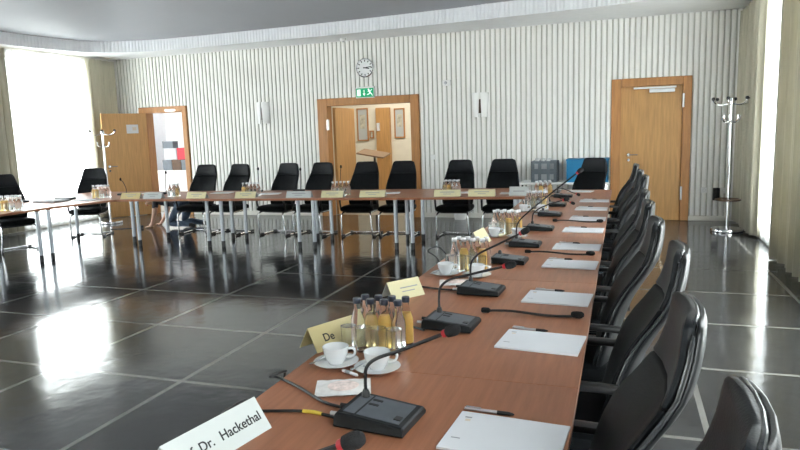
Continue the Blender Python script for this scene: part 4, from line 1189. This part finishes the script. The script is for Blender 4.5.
    # hair, ears, eyes, nose
    H_ = Vector((-7.20 + DX, Y - .02, .555 * .86))
    rings = []
    for i in range(9):
        th = PI * i / 16 * 1.05
        r_ = .098 * math.sin(th) + .001; h = .098 * math.cos(th)
        rings.append([H_ + Vector((r_ * math.cos(a * PI / 10) * 1.08 - h * .35 * 0 + .012, r_ * math.sin(a * PI / 10) * .95, h * .98 + .006)) for a in range(20)])
    MB().loft(rings).build('hair', M['hair'], root, True)
    for sg in (-1, 1):
        MB().lathe([(0, -.006), (.022, -.004), (.026, .002), (.018, .006), (0, .004)], seg=12, mtx=Matrix.Translation(H_ + Vector((.0, sg * .088, -.02))) @ Matrix.Rotation(sg * -PI / 2, 4, 'X')).build('ear', M['skin'], root, True)
        MB().lathe([(0, -.009), (.008, -.005), (.009, 0), (.006, .006), (0, .009)], c=tuple(H_ + Vector((-.085, sg * .033, -.045))), seg=10).build('eye', M['china'], root, True)
    MB().tube([H_ + Vector((-.088, 0, -.04)), H_ + Vector((-.105, 0, -.065)), H_ + Vector((-.088, 0, -.075))], [.009, .014, .010], 8).build('nose', M['skin'], root, True)
    MB().box(-.006, .006, -.022, .022, -.004, .004, .002, Matrix.Translation(H_ + Vector((-.075, 0, -.092)))).build('mouth', M['red_ring'], root)
person()
s = thing('power_adapter', 'black power adapter on the floor at the hands of the crouching person', 'adapter', (-8.20, 9.36, 0))
MB().box(-.05, .05, -.035, .035, 0, .05, .008).build('housing', M['black_plastic'], s, True)
MB().tube(smooth_path([(-.05, 0, .02), (-.15, -.03, .006), (-.3, -.12, .006), (-.48, -.2, .006)], 6), .006, 8).build('lead', M['black_plastic'], s, True)

# ------------------------------------------------------------------ light
w = bpy.data.worlds.new('sky'); SC.world = w; w.use_nodes = True
nt = w.node_tree; bg = nt.nodes['Background']
tc = nt.nodes.new('ShaderNodeTexCoord'); sp_ = nt.nodes.new('ShaderNodeSeparateXYZ'); nt.links.new(tc.outputs['Generated'], sp_.inputs[0])
rp = nt.nodes.new('ShaderNodeValToRGB')
rp.color_ramp.elements[0].position = 0.44; rp.color_ramp.elements[0].color = (0.55, 0.56, 0.55, 1)
rp.color_ramp.elements[1].position = 0.56; rp.color_ramp.elements[1].color = (0.95, 0.98, 1.0, 1)
mr = nt.nodes.new('ShaderNodeMapRange'); mr.inputs['From Min'].default_value = -1; mr.inputs['From Max'].default_value = 1
nt.links.new(sp_.outputs['Z'], mr.inputs['Value']); nt.links.new(mr.outputs[0], rp.inputs['Fac']); nt.links.new(rp.outputs['Color'], bg.inputs['Color'])
bg.inputs['Strength'].default_value = 17.0

vs_ = SC.view_settings
vs_.view_transform = 'Standard'; vs_.look = 'None'; vs_.gamma = 1.0; vs_.use_curve_mapping = False
vs_.exposure = 0.16
SC.cycles.max_bounces = 12; SC.cycles.diffuse_bounces = 6; SC.cycles.glossy_bounces = 5; SC.cycles.transmission_bounces = 10; SC.cycles.transparent_max_bounces = 12
SC.cycles.caustics_reflective = False
